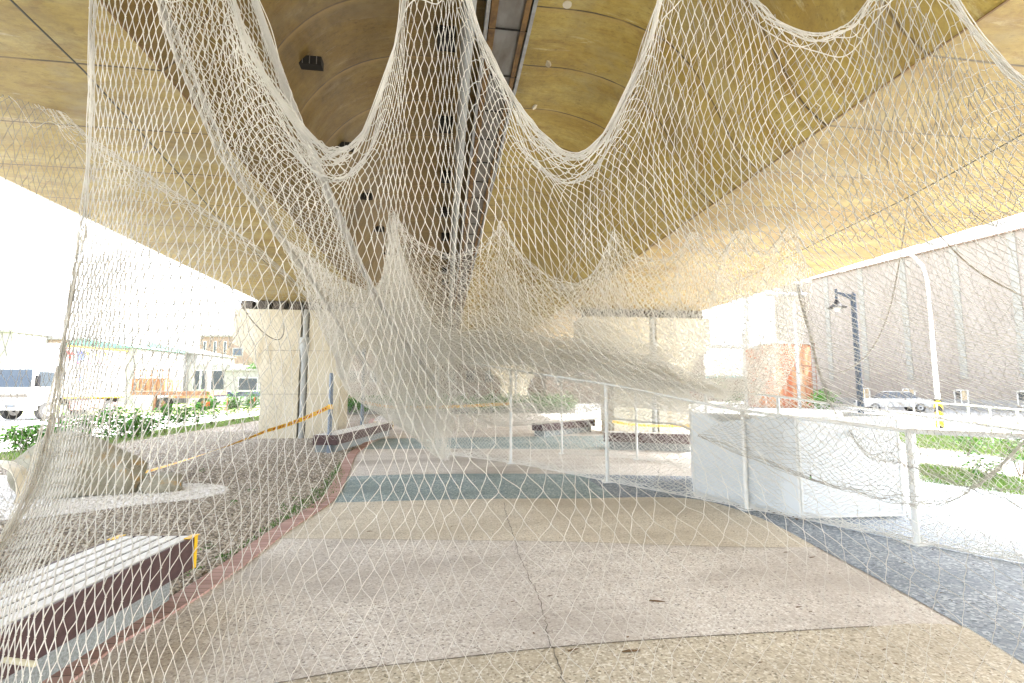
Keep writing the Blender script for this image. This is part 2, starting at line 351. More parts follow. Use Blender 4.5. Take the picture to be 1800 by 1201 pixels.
class B:
    """collects shapes into one bmesh"""
    def __init__(s): s.bm = bmesh.new()
    def box(s, c, size, rz=0.0, bevel=0.0, rx=0.0, ry=0.0):
        r = bmesh.ops.create_cube(s.bm, size=1.0)
        mtx = Matrix.Translation(Vector(c)) @ Matrix.Rotation(rz, 4, 'Z') @ Matrix.Rotation(ry, 4, 'Y') @ Matrix.Rotation(rx, 4, 'X') @ Matrix.Diagonal((*size, 1))
        bmesh.ops.transform(s.bm, matrix=mtx, verts=r['verts'])
        if bevel:
            ed = list({e for v in r['verts'] for e in v.link_edges})
            bmesh.ops.bevel(s.bm, geom=ed, offset=bevel, segments=2, affect='EDGES', profile=0.6)
        return s
    def cyl(s, a, b, r1, r2=None, n=16, caps=True):
        a, b = Vector(a), Vector(b); d = b - a
        r = bmesh.ops.create_cone(s.bm, cap_ends=caps, segments=n, radius1=r1, radius2=r1 if r2 is None else r2, depth=d.length)
        mtx = Matrix.Translation((a + b) / 2) @ d.to_track_quat('Z', 'Y').to_matrix().to_4x4()
        bmesh.ops.transform(s.bm, matrix=mtx, verts=r['verts']); return s
    def tube(s, pts, rad, n=10):
        pts = [Vector(p) for p in pts]
        rings = []
        for i, p in enumerate(pts):
            t = (pts[min(i + 1, len(pts) - 1)] - pts[max(i - 1, 0)]).normalized()
            q = t.to_track_quat('Z', 'Y'); rr = rad[i] if hasattr(rad, '__len__') else rad
            rings.append([s.bm.verts.new(p + q @ Vector((math.cos(2 * math.pi * k / n) * rr, math.sin(2 * math.pi * k / n) * rr, 0))) for k in range(n)])
        for a, b in zip(rings, rings[1:]):
            for k in range(n): s.bm.faces.new((a[k], a[(k + 1) % n], b[(k + 1) % n], b[k]))
        s.bm.faces.new(list(reversed(rings[0]))); s.bm.faces.new(rings[-1]); return s
    def prism(s, prof, axis_vec, origin=(0, 0, 0), ex=(1, 0, 0), ey=(0, 0, 1)):
        """closed 2-D profile spanned by ex,ey, extruded along axis_vec"""
        o, ex, ey, av = Vector(origin), Vector(ex), Vector(ey), Vector(axis_vec)
        a = [s.bm.verts.new(o + ex * x + ey * y) for x, y in prof]
        b = [s.bm.verts.new(o + ex * x + ey * y + av) for x, y in prof]
        n = len(prof)
        for i in range(n): s.bm.faces.new((a[i], a[(i + 1) % n], b[(i + 1) % n], b[i]))
        s.bm.faces.new(list(reversed(a))); s.bm.faces.new(b); return s
    def lathe(s, prof, c=(0, 0, 0), n=24):
        c = Vector(c); rings = []
        for r, z in prof:
            rings.append([s.bm.verts.new(c + Vector((math.cos(2 * math.pi * k / n) * r, math.sin(2 * math.pi * k / n) * r, z))) for k in range(n)])
        for a, b in zip(rings, rings[1:]):
            for k in range(n): s.bm.faces.new((a[k], a[(k + 1) % n], b[(k + 1) % n], b[k]))
        return s
    def done(s, name, m, parent=None, smooth=False, **kw):
        bmesh.ops.recalc_face_normals(s.bm, faces=s.bm.faces)
        me = bpy.data.meshes.new(name); s.bm.to_mesh(me); s.bm.free()
        if smooth:
            me.shade_smooth()
            try: me.set_sharp_from_angle(angle=math.radians(38))
            except Exception: pass
        return obj(name, me, m, parent, **kw)
def copy_tree(o, parent=None):
    c = o.copy(); COL.objects.link(c)
    if parent is not None: c.parent = parent
    for ch in list(o.children): copy_tree(ch, c)
    return c

# ------------------------------------------------------------------ setting: ground sheets
def sheet(name, pts, z, m, **kw):
    bm = bmesh.new(); vs = [bm.verts.new((float(p[0]), float(p[1]), z)) for p in pts]
    f = bm.faces.new(vs); f.normal_update()
    if f.normal.z < 0: bmesh.ops.reverse_faces(bm, faces=[f])
    bmesh.ops.triangulate(bm, faces=bm.faces)
    me = bpy.data.meshes.new(name); bm.to_mesh(me); bm.free()
    return obj(name, me, m, kind='structure', **kw)
def smooth_line(pts, n=8):
    pts = np.array([p[:2] for p in pts], float)
    t = np.r_[0, np.cumsum(np.linalg.norm(np.diff(pts, axis=0), axis=1))]
    q = np.linspace(0, t[-1], (len(pts) - 1) * n + 1)
    return hermite(t, pts, q)
def hermite(k, v, q):
    k = np.asarray(k, float); v = np.asarray(v, float); q = np.clip(np.asarray(q, float), k[0], k[-1])
    sh = (-1,) + (1,) * (v.ndim - 1)
    d = np.diff(v, axis=0) / np.diff(k).reshape(sh)
    m = np.empty_like(v); m[0] = d[0]; m[-1] = d[-1]
    if len(k) > 2:
        h = np.diff(k); w1 = (h[1:] / (h[1:] + h[:-1])).reshape(sh)
        m[1:-1] = d[:-1] * w1 + d[1:] * (1 - w1)
    i = np.clip(np.searchsorted(k, q, side='right') - 1, 0, len(k) - 2)
    h = (k[i + 1] - k[i]); t = (q - k[i]) / h
    sh2 = (-1,) + (1,) * (v.ndim - 1); t = t.reshape(sh2); h = h.reshape(sh2)
    t2 = t * t; t3 = t2 * t
    return (2 * t3 - 3 * t2 + 1) * v[i] + (t3 - 2 * t2 + t) * h * m[i] + (-2 * t3 + 3 * t2) * v[i + 1] + (t3 - t2) * h * m[i + 1]

sheet('ground', [(-600, -300), (600, -300), (600, 900), (-600, 900)], -0.02, M['lot'])
sheet('field', [(-120, 34), (-14, 34), (-14, 120), (-120, 120)], -0.014, M['field'])
edge_px = [(130, 1199), (200, 1140), (317, 1073), (400, 1017), (500, 940), (587, 880), (612, 836), (628, 798)]
edge = [onZ(*p) for p in edge_px]
d0 = edge[0] - edge[1]; d0 = d0 / np.linalg.norm(d0)
edge_full = [edge[0] + d0 * 3.0] + edge + [np.array([-2.15, 15.0, 0]), np.array([-2.6, 19, 0]), np.array([-3.6, 26, 0]), np.array([-4.0, 45, 0])]
EL = smooth_line(edge_full, 10)
right_far = [(9.6, 45), (9.6, 20), (11.5, 10), (13, 4), (13, -6)]
sheet('path', list(map(tuple, EL)) + right_far + [(EL[0][0], -6)], 0.0, M['pink_agg'])
gravel_poly = [(-9.9, -3), (-9.9, 45)] + [tuple(p) for p in EL[::-1]] + [(EL[0][0], -3)]
sheet('gravel_bed', gravel_poly, -0.008, M['gravel'])
# brick edging strip, a low kerb
def strip_mesh(name, C_, w, h, m, z0=0.0, **kw):
    C_ = np.asarray(C_); T = np.gradient(C_, axis=0); T /= np.linalg.norm(T, axis=1)[:, None]
    Nn = np.c_[-T[:, 1], T[:, 0]]
    L_ = np.r_[0, np.cumsum(np.linalg.norm(np.diff(C_, axis=0), axis=1))]
    bm = bmesh.new(); uv = bm.loops.layers.uv.new('UVMap'); rows = []
    for c, n_ in zip(C_, Nn):
        a = c + n_ * w
        rows.append([bm.verts.new((c[0], c[1], z0)), bm.verts.new((c[0], c[1], h)), bm.verts.new((a[0], a[1], h)), bm.verts.new((a[0], a[1], z0))])
    for i in range(len(rows) - 1):
        for k in range(3):
            f = bm.faces.new((rows[i][k], rows[i][k + 1], rows[i + 1][k + 1], rows[i + 1][k]))
            for lp, u in zip(f.loops, (L_[i], L_[i], L_[i + 1], L_[i + 1])): lp[uv].uv = (u, k)
    bmesh.ops.recalc_face_normals(bm, faces=bm.faces)
    me = bpy.data.meshes.new(name); bm.to_mesh(me); bm.free()
    return obj(name, me, m, **kw)
strip_mesh('kerb', EL[4:75], 0.21, 0.018, M['brick'], -0.02, kind='structure')
# coloured bands of the path
teal_low = smooth_line([onZ(*p) for p in [(588, 884), (700, 881), (820, 878), (1000, 877), (1240, 881), (1320, 905), (1450, 970), (1560, 1028), (1640, 1072), (1720, 1118), (1800, 1168), (1960, 1290)]], 8)
teal_top = smooth_line([onZ(*p) for p in [(611, 838), (700, 835), (850, 833), (1000, 834), (1230, 838)]] + [np.array([9.0, 7.9, 0]), np.array([12.0, 6.6, 0])], 8)
split = 36
sheet('path_band', [tuple(p) for p in teal_low[:split]] + [(teal_low[split - 1][0], np.interp(teal_low[split - 1][0], teal_top[:, 0], teal_top[:, 1]))] + [tuple(p) for p in teal_top[::-1] if p[0] < teal_low[split - 1][0] - 0.01], 0.004, M['teal_agg'])
x_s = teal_low[split - 1][0]
sheet('path_band', [tuple(p) for p in teal_low[split - 1:]] + [(12.3, 1.5), (12.0, 6.4)] + [tuple(p) for p in teal_top[::-1] if p[0] >= x_s + 0.01] + [(x_s, np.interp(x_s, teal_top[:, 0], teal_top[:, 1]))], 0.0045, M['blue_agg'])
cream_low = smooth_line([onZ(*p) for p in [(492, 947), (600, 948), (800, 950), (1000, 953), (1200, 960), (1330, 963), (1430, 962)]], 6)
k_end = [p for p in teal_low if p[1] > cream_low[-1][1] - 0.02]
lo_edge = [tuple(p) for p in EL if 2 < p[1] < 30 and cream_low[0][1] < p[1] < teal_low[0][1]]
sheet('path_band', [tuple(p) for p in cream_low] + [tuple(p) for p in k_end[::-1]] + [q for q in lo_edge[::-1]], 0.0025, M['cream_agg'])
tan_top = smooth_line([onZ(*p) for p in [(330, 1240), (480, 1205), (600, 1183), (767, 1163), (967, 1141), (1200, 1123), (1400, 1111), (1533, 1103), (1640, 1098), (1690, 1102), (1740, 1131), (1800, 1170), (1900, 1243)]], 6)
sheet('path_band', [tuple(p) for p in tan_top] + [(tan_top[-1][0], -4), (tan_top[0][0] - 1.5, -4), (tan_top[0][0] - 1.0, tan_top[0][1])], 0.006, M['tan_agg'])
t2 = smooth_line([onZ(*p) for p in [(630, 790), (760, 789), (1000, 790), (1200, 793)]], 4)
sheet('path_band', [tuple(p) for p in t2] + [(8.5, 16.5), (-2.0, 16.5)], 0.004, M['teal_agg'])
def groove(pts, w, jit=0.0, z=0.0085, name='path_joint'):
    c = smooth_line(pts, 10); c = c + rng.normal(0, jit, c.shape) if jit else c
    T = np.gradient(c, axis=0); T /= np.linalg.norm(T, axis=1)[:, None] + 1e-9; Nn = np.c_[-T[:, 1], T[:, 0]]
    ww = w * (0.6 + 0.8 * rng.random(len(c))) if jit else np.full(len(c), w)
    v = []; f = []
    for i in range(len(c)):
        a = c[i] + Nn[i] * ww[i] / 2; b_ = c[i] - Nn[i] * ww[i] / 2
        v += [(a[0], a[1], z), (b_[0], b_[1], z)]
        if i: f.append((2 * i - 2, 2 * i - 1, 2 * i + 1, 2 * i))
    obj(name, pydata(name, v, f), M['joint'], kind='structure')
groove([onZ(*p) for p in [(480, 1205), (600, 1183), (767, 1163), (967, 1141), (1200, 1123), (1400, 1111), (1533, 1103)]], 0.010)
groove([onZ(*p) for p in [(492, 948), (600, 949), (800, 951), (1000, 954), (1200, 960), (1380, 965)]], 0.007)
groove([onZ(*p) for p in [(886, 884), (893, 915), (905, 950), (912, 975), (930, 1015), (944, 1045), (958, 1090), (966, 1128), (976, 1155), (990, 1199), (1000, 1240)]], 0.006, 0.006, name='path_crack')
# lot beyond, lawns, right-hand paths
M['lot_grey'] = ground_mat('grey_concrete_yard', (0.27, 0.27, 0.26), (0.33, 0.33, 0.32), None, 8, (0.24, 0.235, 0.22), 0.4)
sheet('pavement', [(11.9, -60), (11.9, 7), (9.5, 14), (9.5, 140), (160, 140), (160, -60)], -0.012, M['lot_grey'])
# ------------------------------------------------------------------ overpass
VL, VR, VZ, SZ = -2.68, 4.28, 6.7, 4.6
OL, OR_ = -6.25, 9.72
def vault_profile():
    pts = []
    n = 16
    # left: small flare, steep side, rounded shoulder, flat crown
    P0 = [(VL, SZ), (VL + 0.10, SZ + 0.10), (VL + 0.24, SZ + 0.32), (VL + 0.42, SZ + 0.75), (VL + 0.62, SZ + 1.2), (VL + 0.95, SZ + 1.6), (VL + 1.35, SZ + 1.88), (VL + 1.9, SZ + 2.05), (-0.1, VZ), (0.5, VZ), (0.8, VZ)]
    P1 = [(0.8, VZ), (1.2, VZ), (2.1, VZ - 0.02), (VR - 1.75, SZ + 1.98), (VR - 1.3, SZ + 1.78), (VR - 0.95, SZ + 1.45), (VR - 0.68, SZ + 1.0), (VR - 0.46, SZ + 0.55), (VR - 0.26, SZ + 0.22), (VR, SZ)]
    a = smooth_line(P0, 3); b = smooth_line(P1, 3)
    return [tuple(x) for x in a], [tuple(x) for x in b]
va, vb = vault_profile()
Y0, Y1 = -25.0, 140.0
def ribbon(prof, name, m, parent, seg=1):
    v = []; f = []; ys = np.linspace(Y0, Y1, seg + 1)
    for x, z in prof:
        for y in ys: v.append((x, y, z))
    n = seg + 1
    for i in range(len(prof) - 1):
        for j in range(seg): f.append((i * n + j, (i + 1) * n + j, (i + 1) * n + j + 1, i * n + j + 1))
    me = pydata(name, v, f, True)
    try: me.set_sharp_from_angle(angle=math.radians(30))
    except Exception: pass
    return obj(name, me, m, parent)
ov = empty('overpass', label='tan concrete road overpass with two soffits and an arched channel between them, overhead', cat='overpass')
ribbon([(OL, SZ), (VL, SZ)], 'soffit', M['soffit'], ov)
ribbon([(VR, SZ), (OR_, SZ)], 'soffit', M['soffit_right'], ov)
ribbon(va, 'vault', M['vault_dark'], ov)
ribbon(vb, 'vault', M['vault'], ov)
ribbon([(OL, SZ), (OL - 0.15, SZ + 0.05), (OL - 0.15, 5.9), (OL + 0.1, 5.9), (OL + 0.1, 5.3), (VL - 0.5, 7.15), (VR + 0.5, 7.15), (OR_ - 0.1, 5.3), (OR_ - 0.1, 5.9), (OR_ + 0.15, 5.9), (OR_ + 0.15, SZ + 0.05), (OR_, SZ)], 'parapet', M['pier'], ov)
v0 = B().box((0.8, 57, VZ - 0.05), (0.46, 165, 0.11)).done('gutter', M['gutter'], ov)
B().box((0.50, 57, VZ - 0.07), (0.05, 165, 0.15)).done('gutter_edge', M['galv'], ov)
B().box((1.10, 57, VZ - 0.07), (0.05, 165, 0.15)).done('gutter_edge', M['galv'], ov)
B().box((0.585, 57, VZ - 0.11), (0.09, 165, 0.05)).done('gutter_strip', M['rust_strip'], ov)
B().box((1.015, 57, VZ - 0.11), (0.07, 165, 0.05)).done('gutter_strip', M['rust_strip'], ov)
for k in range(26): B().box((0.8, 2.2 + k * 1.0, VZ - 0.125), (0.56, 0.015, 0.02)).done('gutter_bracket', M['dark'], ov)
b = B().cyl((0.25, -10, VZ - 0.22), (0.25, 60, VZ - 0.22), 0.09, n=18)
for k in range(30): b.cyl((0.25, 1.5 + k * 1.18, VZ - 0.22), (0.25, 1.62 + k * 1.18, VZ - 0.22), 0.105, n=18)
b.done('drain_pipe', M['pvc'], ov, smooth=True)
for x_ in (VL, VR):
    b = B()
    b.box((x_, 57, SZ - 0.001), (0.022, 165, 0.008)); b.done('edge_seam', M['rust_strip'], ov)
# square ventilation openings in the vault
b0 = None
for k in range(9):
    y = 4.15 + k * 2.28
    # on the left curved side: short black ducts poking out of the concrete
    z = SZ + 1.38; x = VL + 0.84
    vt = B().box((x, y, z), (0.30, 0.14, 0.12), bevel=0.008).done('vent_duct', M['dark'], ov)
    for s_ in (-.09, 0, .09): B().box((x + s_, y - 0.073, z), (0.008, 0.010, 0.11)).done('duct_rib', M['gutter'], vt)
    b = B().box((-0.04, y + .1, VZ - 0.10), (0.26, 0.26, 0.20)); b.done('hanger_block', M['dark'], ov)
# tie-hole patches, small raised mortar discs with a tail
for k in range(7):
    y = 5.6 + k * 1.18
    for x in (1.55, 2.3):
        b = B(); b.cyl((x + rng.normal(0, .03), y + .2, VZ - 0.012), (x, y + .2, VZ + 0.01), 0.06, n=14)
        b.done('mortar_patch', M['pier'], ov)
# service brackets along the right edge
for k in range(26):
    y = 5.0 + k * 1.2
    B().box((OR_ + 0.33, y, SZ + 0.07), (0.36, 0.14, 0.06)).done('edge_bracket', M['galv'], ov)

# ------------------------------------------------------------------ piers
def pier(Y, label):
    r = empty('bridge_pier', (0, Y, 0), label=label, cat='bridge pier', group='hammerhead piers')
    T = 1.5
    for (o_, i_, c_, ci, s_) in ((-6.0, -3.5, -6.95, -2.7, -1), (9.0, 6.1, 9.95, 5.05, 1)):
        top = 4.28
        outer = [(o_, 0), (o_, 1.75), (o_ + 0.10 * s_, 2.2), (o_ + 0.32 * s_, 2.62), (o_ + 0.62 * s_, 2.95), (c_, 3.12), (c_, top)]
        inner = [(i_, 0), (i_, 2.1), (i_ - 0.08 * s_, 2.6), (i_ - 0.35 * s_, 3.0), (ci, 3.3), (ci, top)]
        xm = o_ - 1.32 * s_; xo, xi = xm + 0.14 * s_, xm - 0.14 * s_
        b = B(); b.prism([(xo, 0)] + outer + [(xo, top)], (0, T, 0)); b.done('column', M['pier'], r)
        b = B(); b.prism([(xi, 0)] + inner + [(xi, top)], (0, T, 0)); b.done('column', M['pier'], r)
        B().box((xm, T / 2 + 0.25, 2.19), (0.275, T - 0.6, 4.36)).done('slot_back', M['dark'], r)  # near-black box, the shade inside the slot is its colour
        b = B().cyl((xm, 0.08, 0.0), (xm, 0.08, 2.55), 0.095, n=18).cyl((xm, 0.08, 2.5), (xm, 0.08, 3.0), 0.10, 0.17, n=18).cyl((xm, 0.08, 2.96), (xm, 0.08, 3.35), 0.18, n=18)
        b.cyl((xm, 0.08, 3.3), (xm, 0.08, 4.3), 0.09, n=18)
        b.done('downpipe', M['pvc'], r, smooth=True)
        for k in range(8): B().box((c_ + (ci - c_) * (0.08 + k * 0.12), 0.35, 4.435), (0.36, 0.5, 0.30), bevel=.01).done('bearing', M['bearing'], r)
        B().box(((c_ + ci) / 2, 0.95, 4.44), (abs(c_ - ci) - 0.5, 0.6, 0.31)).done('bearing_gap_shade', M['dark'], r)  # dark box stands in for the shade between capital and soffit
        for z in (1.45, 2.9): B().box(((o_ + i_) / 2, -0.003, z), (2.45, 0.010, 0.012)).done('pour_line', M['joint'], r)
    return r
pier(17.0, 'nearer cream concrete pier with flared capitals and grey downpipes in slots')
pier(52.0, 'farther concrete pier seen small behind the first one')

# ------------------------------------------------------------------ wires under the soffit
def wire(pts, r, m, label, cat='wire', group=None, name='overhead_wire'):
    b = B(); b.tube([Vector(p) for p in pts], r, 6)
    return b.done(name, m, None, True, label=label, cat=cat, group=group) if False else tag(b.done(name, m, None, True), label, cat, group)
wire([(-3.1, 1.5, 4.50), (-3.34, 4.71, 4.53), (-3.87, 8.76, 4.53), (-4.6, 16.9, 4.50)], 0.008, M['wire'], 'thin dark wire strung along the left soffit')
wire([(5.6, 1.2, 4.50), (6.57, 4.44, 4.53), (7.0, 6.26, 4.53), (8.01, 12.64, 4.53), (8.6, 17.0, 4.50)], 0.008, M['wire'], 'thin dark wire strung along the right soffit')

# ------------------------------------------------------------------ benches
def bench_long(name, c0, c1, w, label, group):
    """c0 near end and c1 far end of the right-hand top edge on plan; slats run along it"""
    c0 = np.array(c0[:2]); c1 = np.array(c1[:2]); L_ = np.linalg.norm(c1 - c0)
    ang = math.atan2(c1[1] - c0[1], c1[0] - c0[0])
    r = empty(name, (c0[0], c0[1], 0), ang, label=label, cat='bench', group=group)
    # local x along the bench, +y to the left of it (away from the path)
    ns = 5; sw = w / ns
    for k in range(ns):
        B().box((L_ / 2, sw * (k + 0.5), 0.444), (L_, sw - 0.030, 0.012), bevel=0.003).done('seat_slat', M['slat'], r)
    B().box((L_ / 2, w / 2, 0.34), (L_ - 0.02, w - 0.03, 0.03)).done('seat_frame', M['dark'], r)  # near-black plate, shade seen between the slats is put into its colour
    B().box((L_ / 2, -0.008, 0.325), (L_, 0.02, 0.245), bevel=0.004).done('side_panel', M['bench_side'], r)
    B().box((L_ / 2, w + 0.008, 0.325), (L_, 0.02, 0.245), bevel=0.004).done('side_panel', M['bench_side'], r)
    B().box((L_ + 0.008, w / 2, 0.325), (0.02, w, 0.245), bevel=0.004).done('end_panel', M['bench_side'], r)
    B().box((-0.008, w / 2, 0.325), (0.02, w, 0.245), bevel=0.004).done('end_panel', M['bench_side'], r)
    B().box((L_ / 2, w / 2 + 0.04, 0.095), (L_ - 0.25, w - 0.06, 0.21), bevel=0.01).done('base', M['bench_base'], r)
    for (x, y) in ((L_ + 0.006, -0.008), (L_ + 0.006, w + 0.008)):
        b = B().box((x, y, 0.325), (0.035, 0.035, 0.25), bevel=0.003).box((x - 0.035, y, 0.452), (0.12, 0.05, 0.006))
        b.done('corner_guard', M['yellow_plastic'], r)
    return r
c_far = P(340, 932, 3.96); c_near = P(0, 1083, 2.46); dd = (c_near - c_far) / np.linalg.norm((c_near - c_far)[:2])
bench_long('bench', c_far + dd * 3.4, c_far, 0.56, 'pale slatted bench with plum-brown sides and yellow corner guards on the gravel in front', 'slatted benches along the path')
# farther benches
f1 = onZ(592, 765, .45); f2 = onZ(690, 742, .45)
bench_long('bench', f1, f2, 0.60, 'pale slatted bench on a pale base beside the grey post at the path edge', 'slatted benches along the path')
f1 = onZ(1222, 764, .45); f2 = onZ(1062, 760, .45)
bench_long('bench', f2, f1, 0.5, 'dark-sided bench behind the net frame, in front of the right pier leg', 'slatted benches along the path')
f1 = onZ(955, 745, .45); f2 = onZ(1045, 738, .45)
bench_long('bench', f1, f2, 0.5, 'farthest bench, seen pale through the net frame left of the pier leg', 'slatted benches along the path')

# ------------------------------------------------------------------ boulders
def boulder(name, center, size, seed, label, prof=None, rz=0):
    bm = bmesh.new(); bmesh.ops.create_icosphere(bm, subdivisions=5, radius=1.0)
    r = np.random.default_rng(seed); ph = r.random((9, 3)) * 6; fr = r.normal(0, 1, (9, 3)) * np.linspace(1, 4.5, 9)[:, None]
    pl = r.normal(0, 1, (12, 3)); pl[:, 2] = np.abs(pl[:, 2]) * .8; pl /= np.linalg.norm(pl, axis=1)[:, None]; pd = r.uniform(.74, .95, 12)
    for v in bm.verts:
        c = np.array(v.co); d = 0
        for k in range(9): d += math.sin(fr[k] @ c + ph[k, 0]) * 0.11 / (1 + .55 * k)
        c = c * (1 + d)
        for nn, dd2 in zip(pl, pd):
            k2_ = c @ nn - dd2
            if k2_ > 0: c = c - nn * k2_ * .88
        c = c + .012 * np.sin(c * 17 + ph[0]) + .006 * np.sin(c[[1, 2, 0]] * 41 + ph[1])
        if prof: c = prof(c)
        c[2] = max(c[2], -0.55)
        v.co = c
    me = bpy.data.meshes.new(name); bm.to_mesh(me); bm.free(); me.shade_smooth()
    o = obj(name, me, M['boulder'], None, label=label, cat='rock')
    o.scale = size; o.location = center; o.rotation_euler = (0, 0, rz); return o
def lean(c):
    x, y, z = c
    z = z * (1.0 - 0.45 * max(0.0, x)) if z > 0 else z
    return np.array([x, y, z])
g = onZ(105, 882); boulder('boulder', (g[0] - 0.12, g[1] + 0.55, 0.36), (0.84, 0.50, 0.60), 3, 'large mossy grey-brown boulder sloping down on the white pebbles', lean)
g = onZ(205, 872); boulder('boulder', (g[0] - 0.02, g[1] + 0.2, 0.18), (0.26, 0.24, 0.34), 5, 'upright ochre-brown stone leaning on the large boulder')
g = onZ(277, 868); boulder('boulder', (g[0], g[1] + 0.18, 0.10), (0.29, 0.22, 0.20), 8, 'small rounded brown stone on the white pebbles right of the boulder')
# bent cream band beside the boulder
b = B(); path_px = [(-30, 812, 6.6), (-5, 812, 6.5), (18, 816, 6.45), (32, 828, 6.4), (40, 848, 6.4), (40, 866, 6.4), (36, 884, 6.45)]
c = smooth_line([P(*p)[[0, 2]] for p in path_px], 4); cy = np.interp(np.linspace(0, 1, len(c)), np.linspace(0, 1, len(path_px)), [P(*p)[1] for p in path_px])
v = []; f = []
for i in range(len(c)):
    for dy, dz in ((-.11, 0), (.11, 0), (.11, .012), (-.11, .012)): v.append((c[i][0] + dz * 1.0, cy[i] + dy, c[i][1] + dz))
    if i:
        for k in range(4): f.append((4 * i - 4 + k, 4 * i - 4 + (k + 1) % 4, 4 * i + (k + 1) % 4, 4 * i + k))
obj('bent_band', pydata('bent_band', v, f, True), M['cream_band'], None, label='bent cream plywood band arching beside the large boulder', cat='sculpture')

# pebble bed and loose stones
def blob_poly(pxs): return [onZ(*p) for p in pxs]
wp = smooth_line(blob_poly([(-160, 905), (0, 916), (120, 905), (250, 888), (345, 878), (395, 868), (400, 858), (340, 851), (280, 850), (200, 848), (0, 838), (-200, 850)]), 5)
sheet('pebble_bed', [tuple(p) for p in wp], 0.004, M['white_gravel'])
def in_poly(pts, poly):
    x, y = pts[:, 0], pts[:, 1]; ins = np.zeros(len(pts), bool); n = len(poly); j = n - 1
    for i in range(n):
        xi, yi = poly[i][0], poly[i][1]; xj, yj = poly[j][0], poly[j][1]
        with np.errstate(divide='ignore', invalid='ignore'):
            t = ((yi > y) != (yj > y)) & (x < (xj - xi) * (y - yi) / (yj - yi) + xi)
        ins ^= t; j = i
    return ins
bm = bmesh.new(); bmesh.ops.create_icosphere(bm, subdivisions=1, radius=1.0)
ICO_V = np.array([v.co[:] for v in bm.verts]); ICO_F = np.array([[v.index for v in f.verts] for f in bm.faces]); bm.free()
def stones(name, pts, smin, smax, m, z, label, cat='stones', drop=True):
    n = len(pts); s = rng.uniform(smin, smax, n)[:, None, None]
    sc3 = rng.uniform(0.6, 1.2, (n, 1, 3)); sc3[:, :, 2] *= 0.65
    a = rng.uniform(0, 6.28, n); ca, sa = np.cos(a), np.sin(a)
    V = ICO_V[None] * (1 + rng.normal(0, .12, (n, len(ICO_V), 1))) * sc3 * s
    X = V[:, :, 0] * ca[:, None] - V[:, :, 1] * sa[:, None]; Y = V[:, :, 0] * sa[:, None] + V[:, :, 1] * ca[:, None]
    V = np.stack([X + pts[:, 0, None], Y + pts[:, 1, None], V[:, :, 2] + z], -1)
    T = (ICO_F[None] + (np.arange(n) * len(ICO_V))[:, None, None])
    return obj(name, tris_np(name, V, T, True), m, None, label=label, cat=cat, kind='stuff')
def scatter(poly, n, ymin=None, ymax=None):
    poly = np.array([p[:2] for p in poly]); lo = poly.min(0); hi = poly.max(0)
    if ymin is not None: lo[1] = ymin
    if ymax is not None: hi[1] = ymax
    p = rng.uniform(lo, hi, (n, 2)); return p[in_poly(p, poly)]
def stone_mat(name, stops, rough=.85):
    m = bpy.data.materials.new(name); m.use_nodes = True; nt = m.node_tree; b = nt.nodes['Principled BSDF']; b.inputs['Roughness'].default_value = rough
    g_ = nt.nodes.new('ShaderNodeNewGeometry'); cr = nt.nodes.new('ShaderNodeValToRGB'); e = cr.color_ramp.elements
    e[0].position, e[0].color = stops[0][0], (*stops[0][1], 1); e[1].position, e[1].color = stops[-1][0], (*stops[-1][1], 1)
    for p_, c_ in stops[1:-1]: e.new(p_).color = (*c_, 1)
    nt.links.new(g_.outputs['Random Per Island'], cr.inputs[0]); nt.links.new(cr.outputs[0], b.inputs['Base Color']); return m
M['stones'] = stone_mat('gravel_stones', [(0, (0.16, 0.14, 0.12)), (.3, (0.31, 0.27, 0.22)), (.6, (0.44, 0.39, 0.32)), (.85, (0.56, 0.52, 0.45)), (1, (0.72, 0.69, 0.64))])
M['pebbles'] = stone_mat('white_pebbles', [(0, (0.55, 0.52, 0.47)), (.4, (0.76, 0.74, 0.71)), (1, (0.86, 0.85, 0.83))])
pn = scatter(gravel_poly, 150000, 2.0, 9.0); dn = np.linalg.norm(pn, axis=1)
pn = pn[(rng.random(len(pn)) < np.clip(1.3 - dn / 14, 0.3, 1)) & ~in_poly(pn, wp)]
pf = scatter(gravel_poly, 60000, 9.0, 20.0); pf = pf[pf[:, 0] > -9.8]
stones('gravel', np.r_[pn, pf], 0.010, 0.022, M['stones'], 0.0, 'loose brown and grey gravel stones covering the bed left of the path')
stones('pebbles', scatter(wp, 26000), 0.014, 0.028, M['pebbles'], 0.010, 'loose white pebbles heaped round the boulders')

# ------------------------------------------------------------------ plants
def leaf_cloud(n, spread, size, height, seed, droop=0.3):
    r = np.random.default_rng(seed)
    c = r.normal(0, 1, (n, 3)); c /= np.linalg.norm(c, axis=1)[:, None]; c *= (r.random((n, 1)) ** 0.4)
    c = c * np.array([spread, spread, height / 2]) + np.array([0, 0, height * 0.55])
    clump = r.normal(0, 1, (max(3, n // 22), 3)) * np.array([spread * .55, spread * .55, height * .24]) + np.array([0, 0, height * .55])
    c = c * 0.35 + clump[r.integers(0, len(clump), n)] * 0.65 + r.normal(0, size * 1.4, (n, 3))
    c[:, 2] = np.abs(c[:, 2]) + .02
    a = r.normal(0, 1, (n, 3)); a /= np.linalg.norm(a, axis=1)[:, None]; a[:, 2] = a[:, 2] * .5
    up = r.normal(0, 1, (n, 3)); w = np.cross(a, up); w /= np.linalg.norm(w, axis=1)[:, None] + 1e-6
    s = size * r.uniform(.6, 1.3, (n, 1)); nrm = np.cross(a, w)
    V = np.stack([c - a * s, c + w * s * .45 - a * s * .1 + nrm * s * .1, c + a * s - nrm * s * .25 * droop, c - w * s * .45 - a * s * .1 + nrm * s * .1], 1)
    Q = np.arange(n * 4).reshape(n, 4); return V, Q
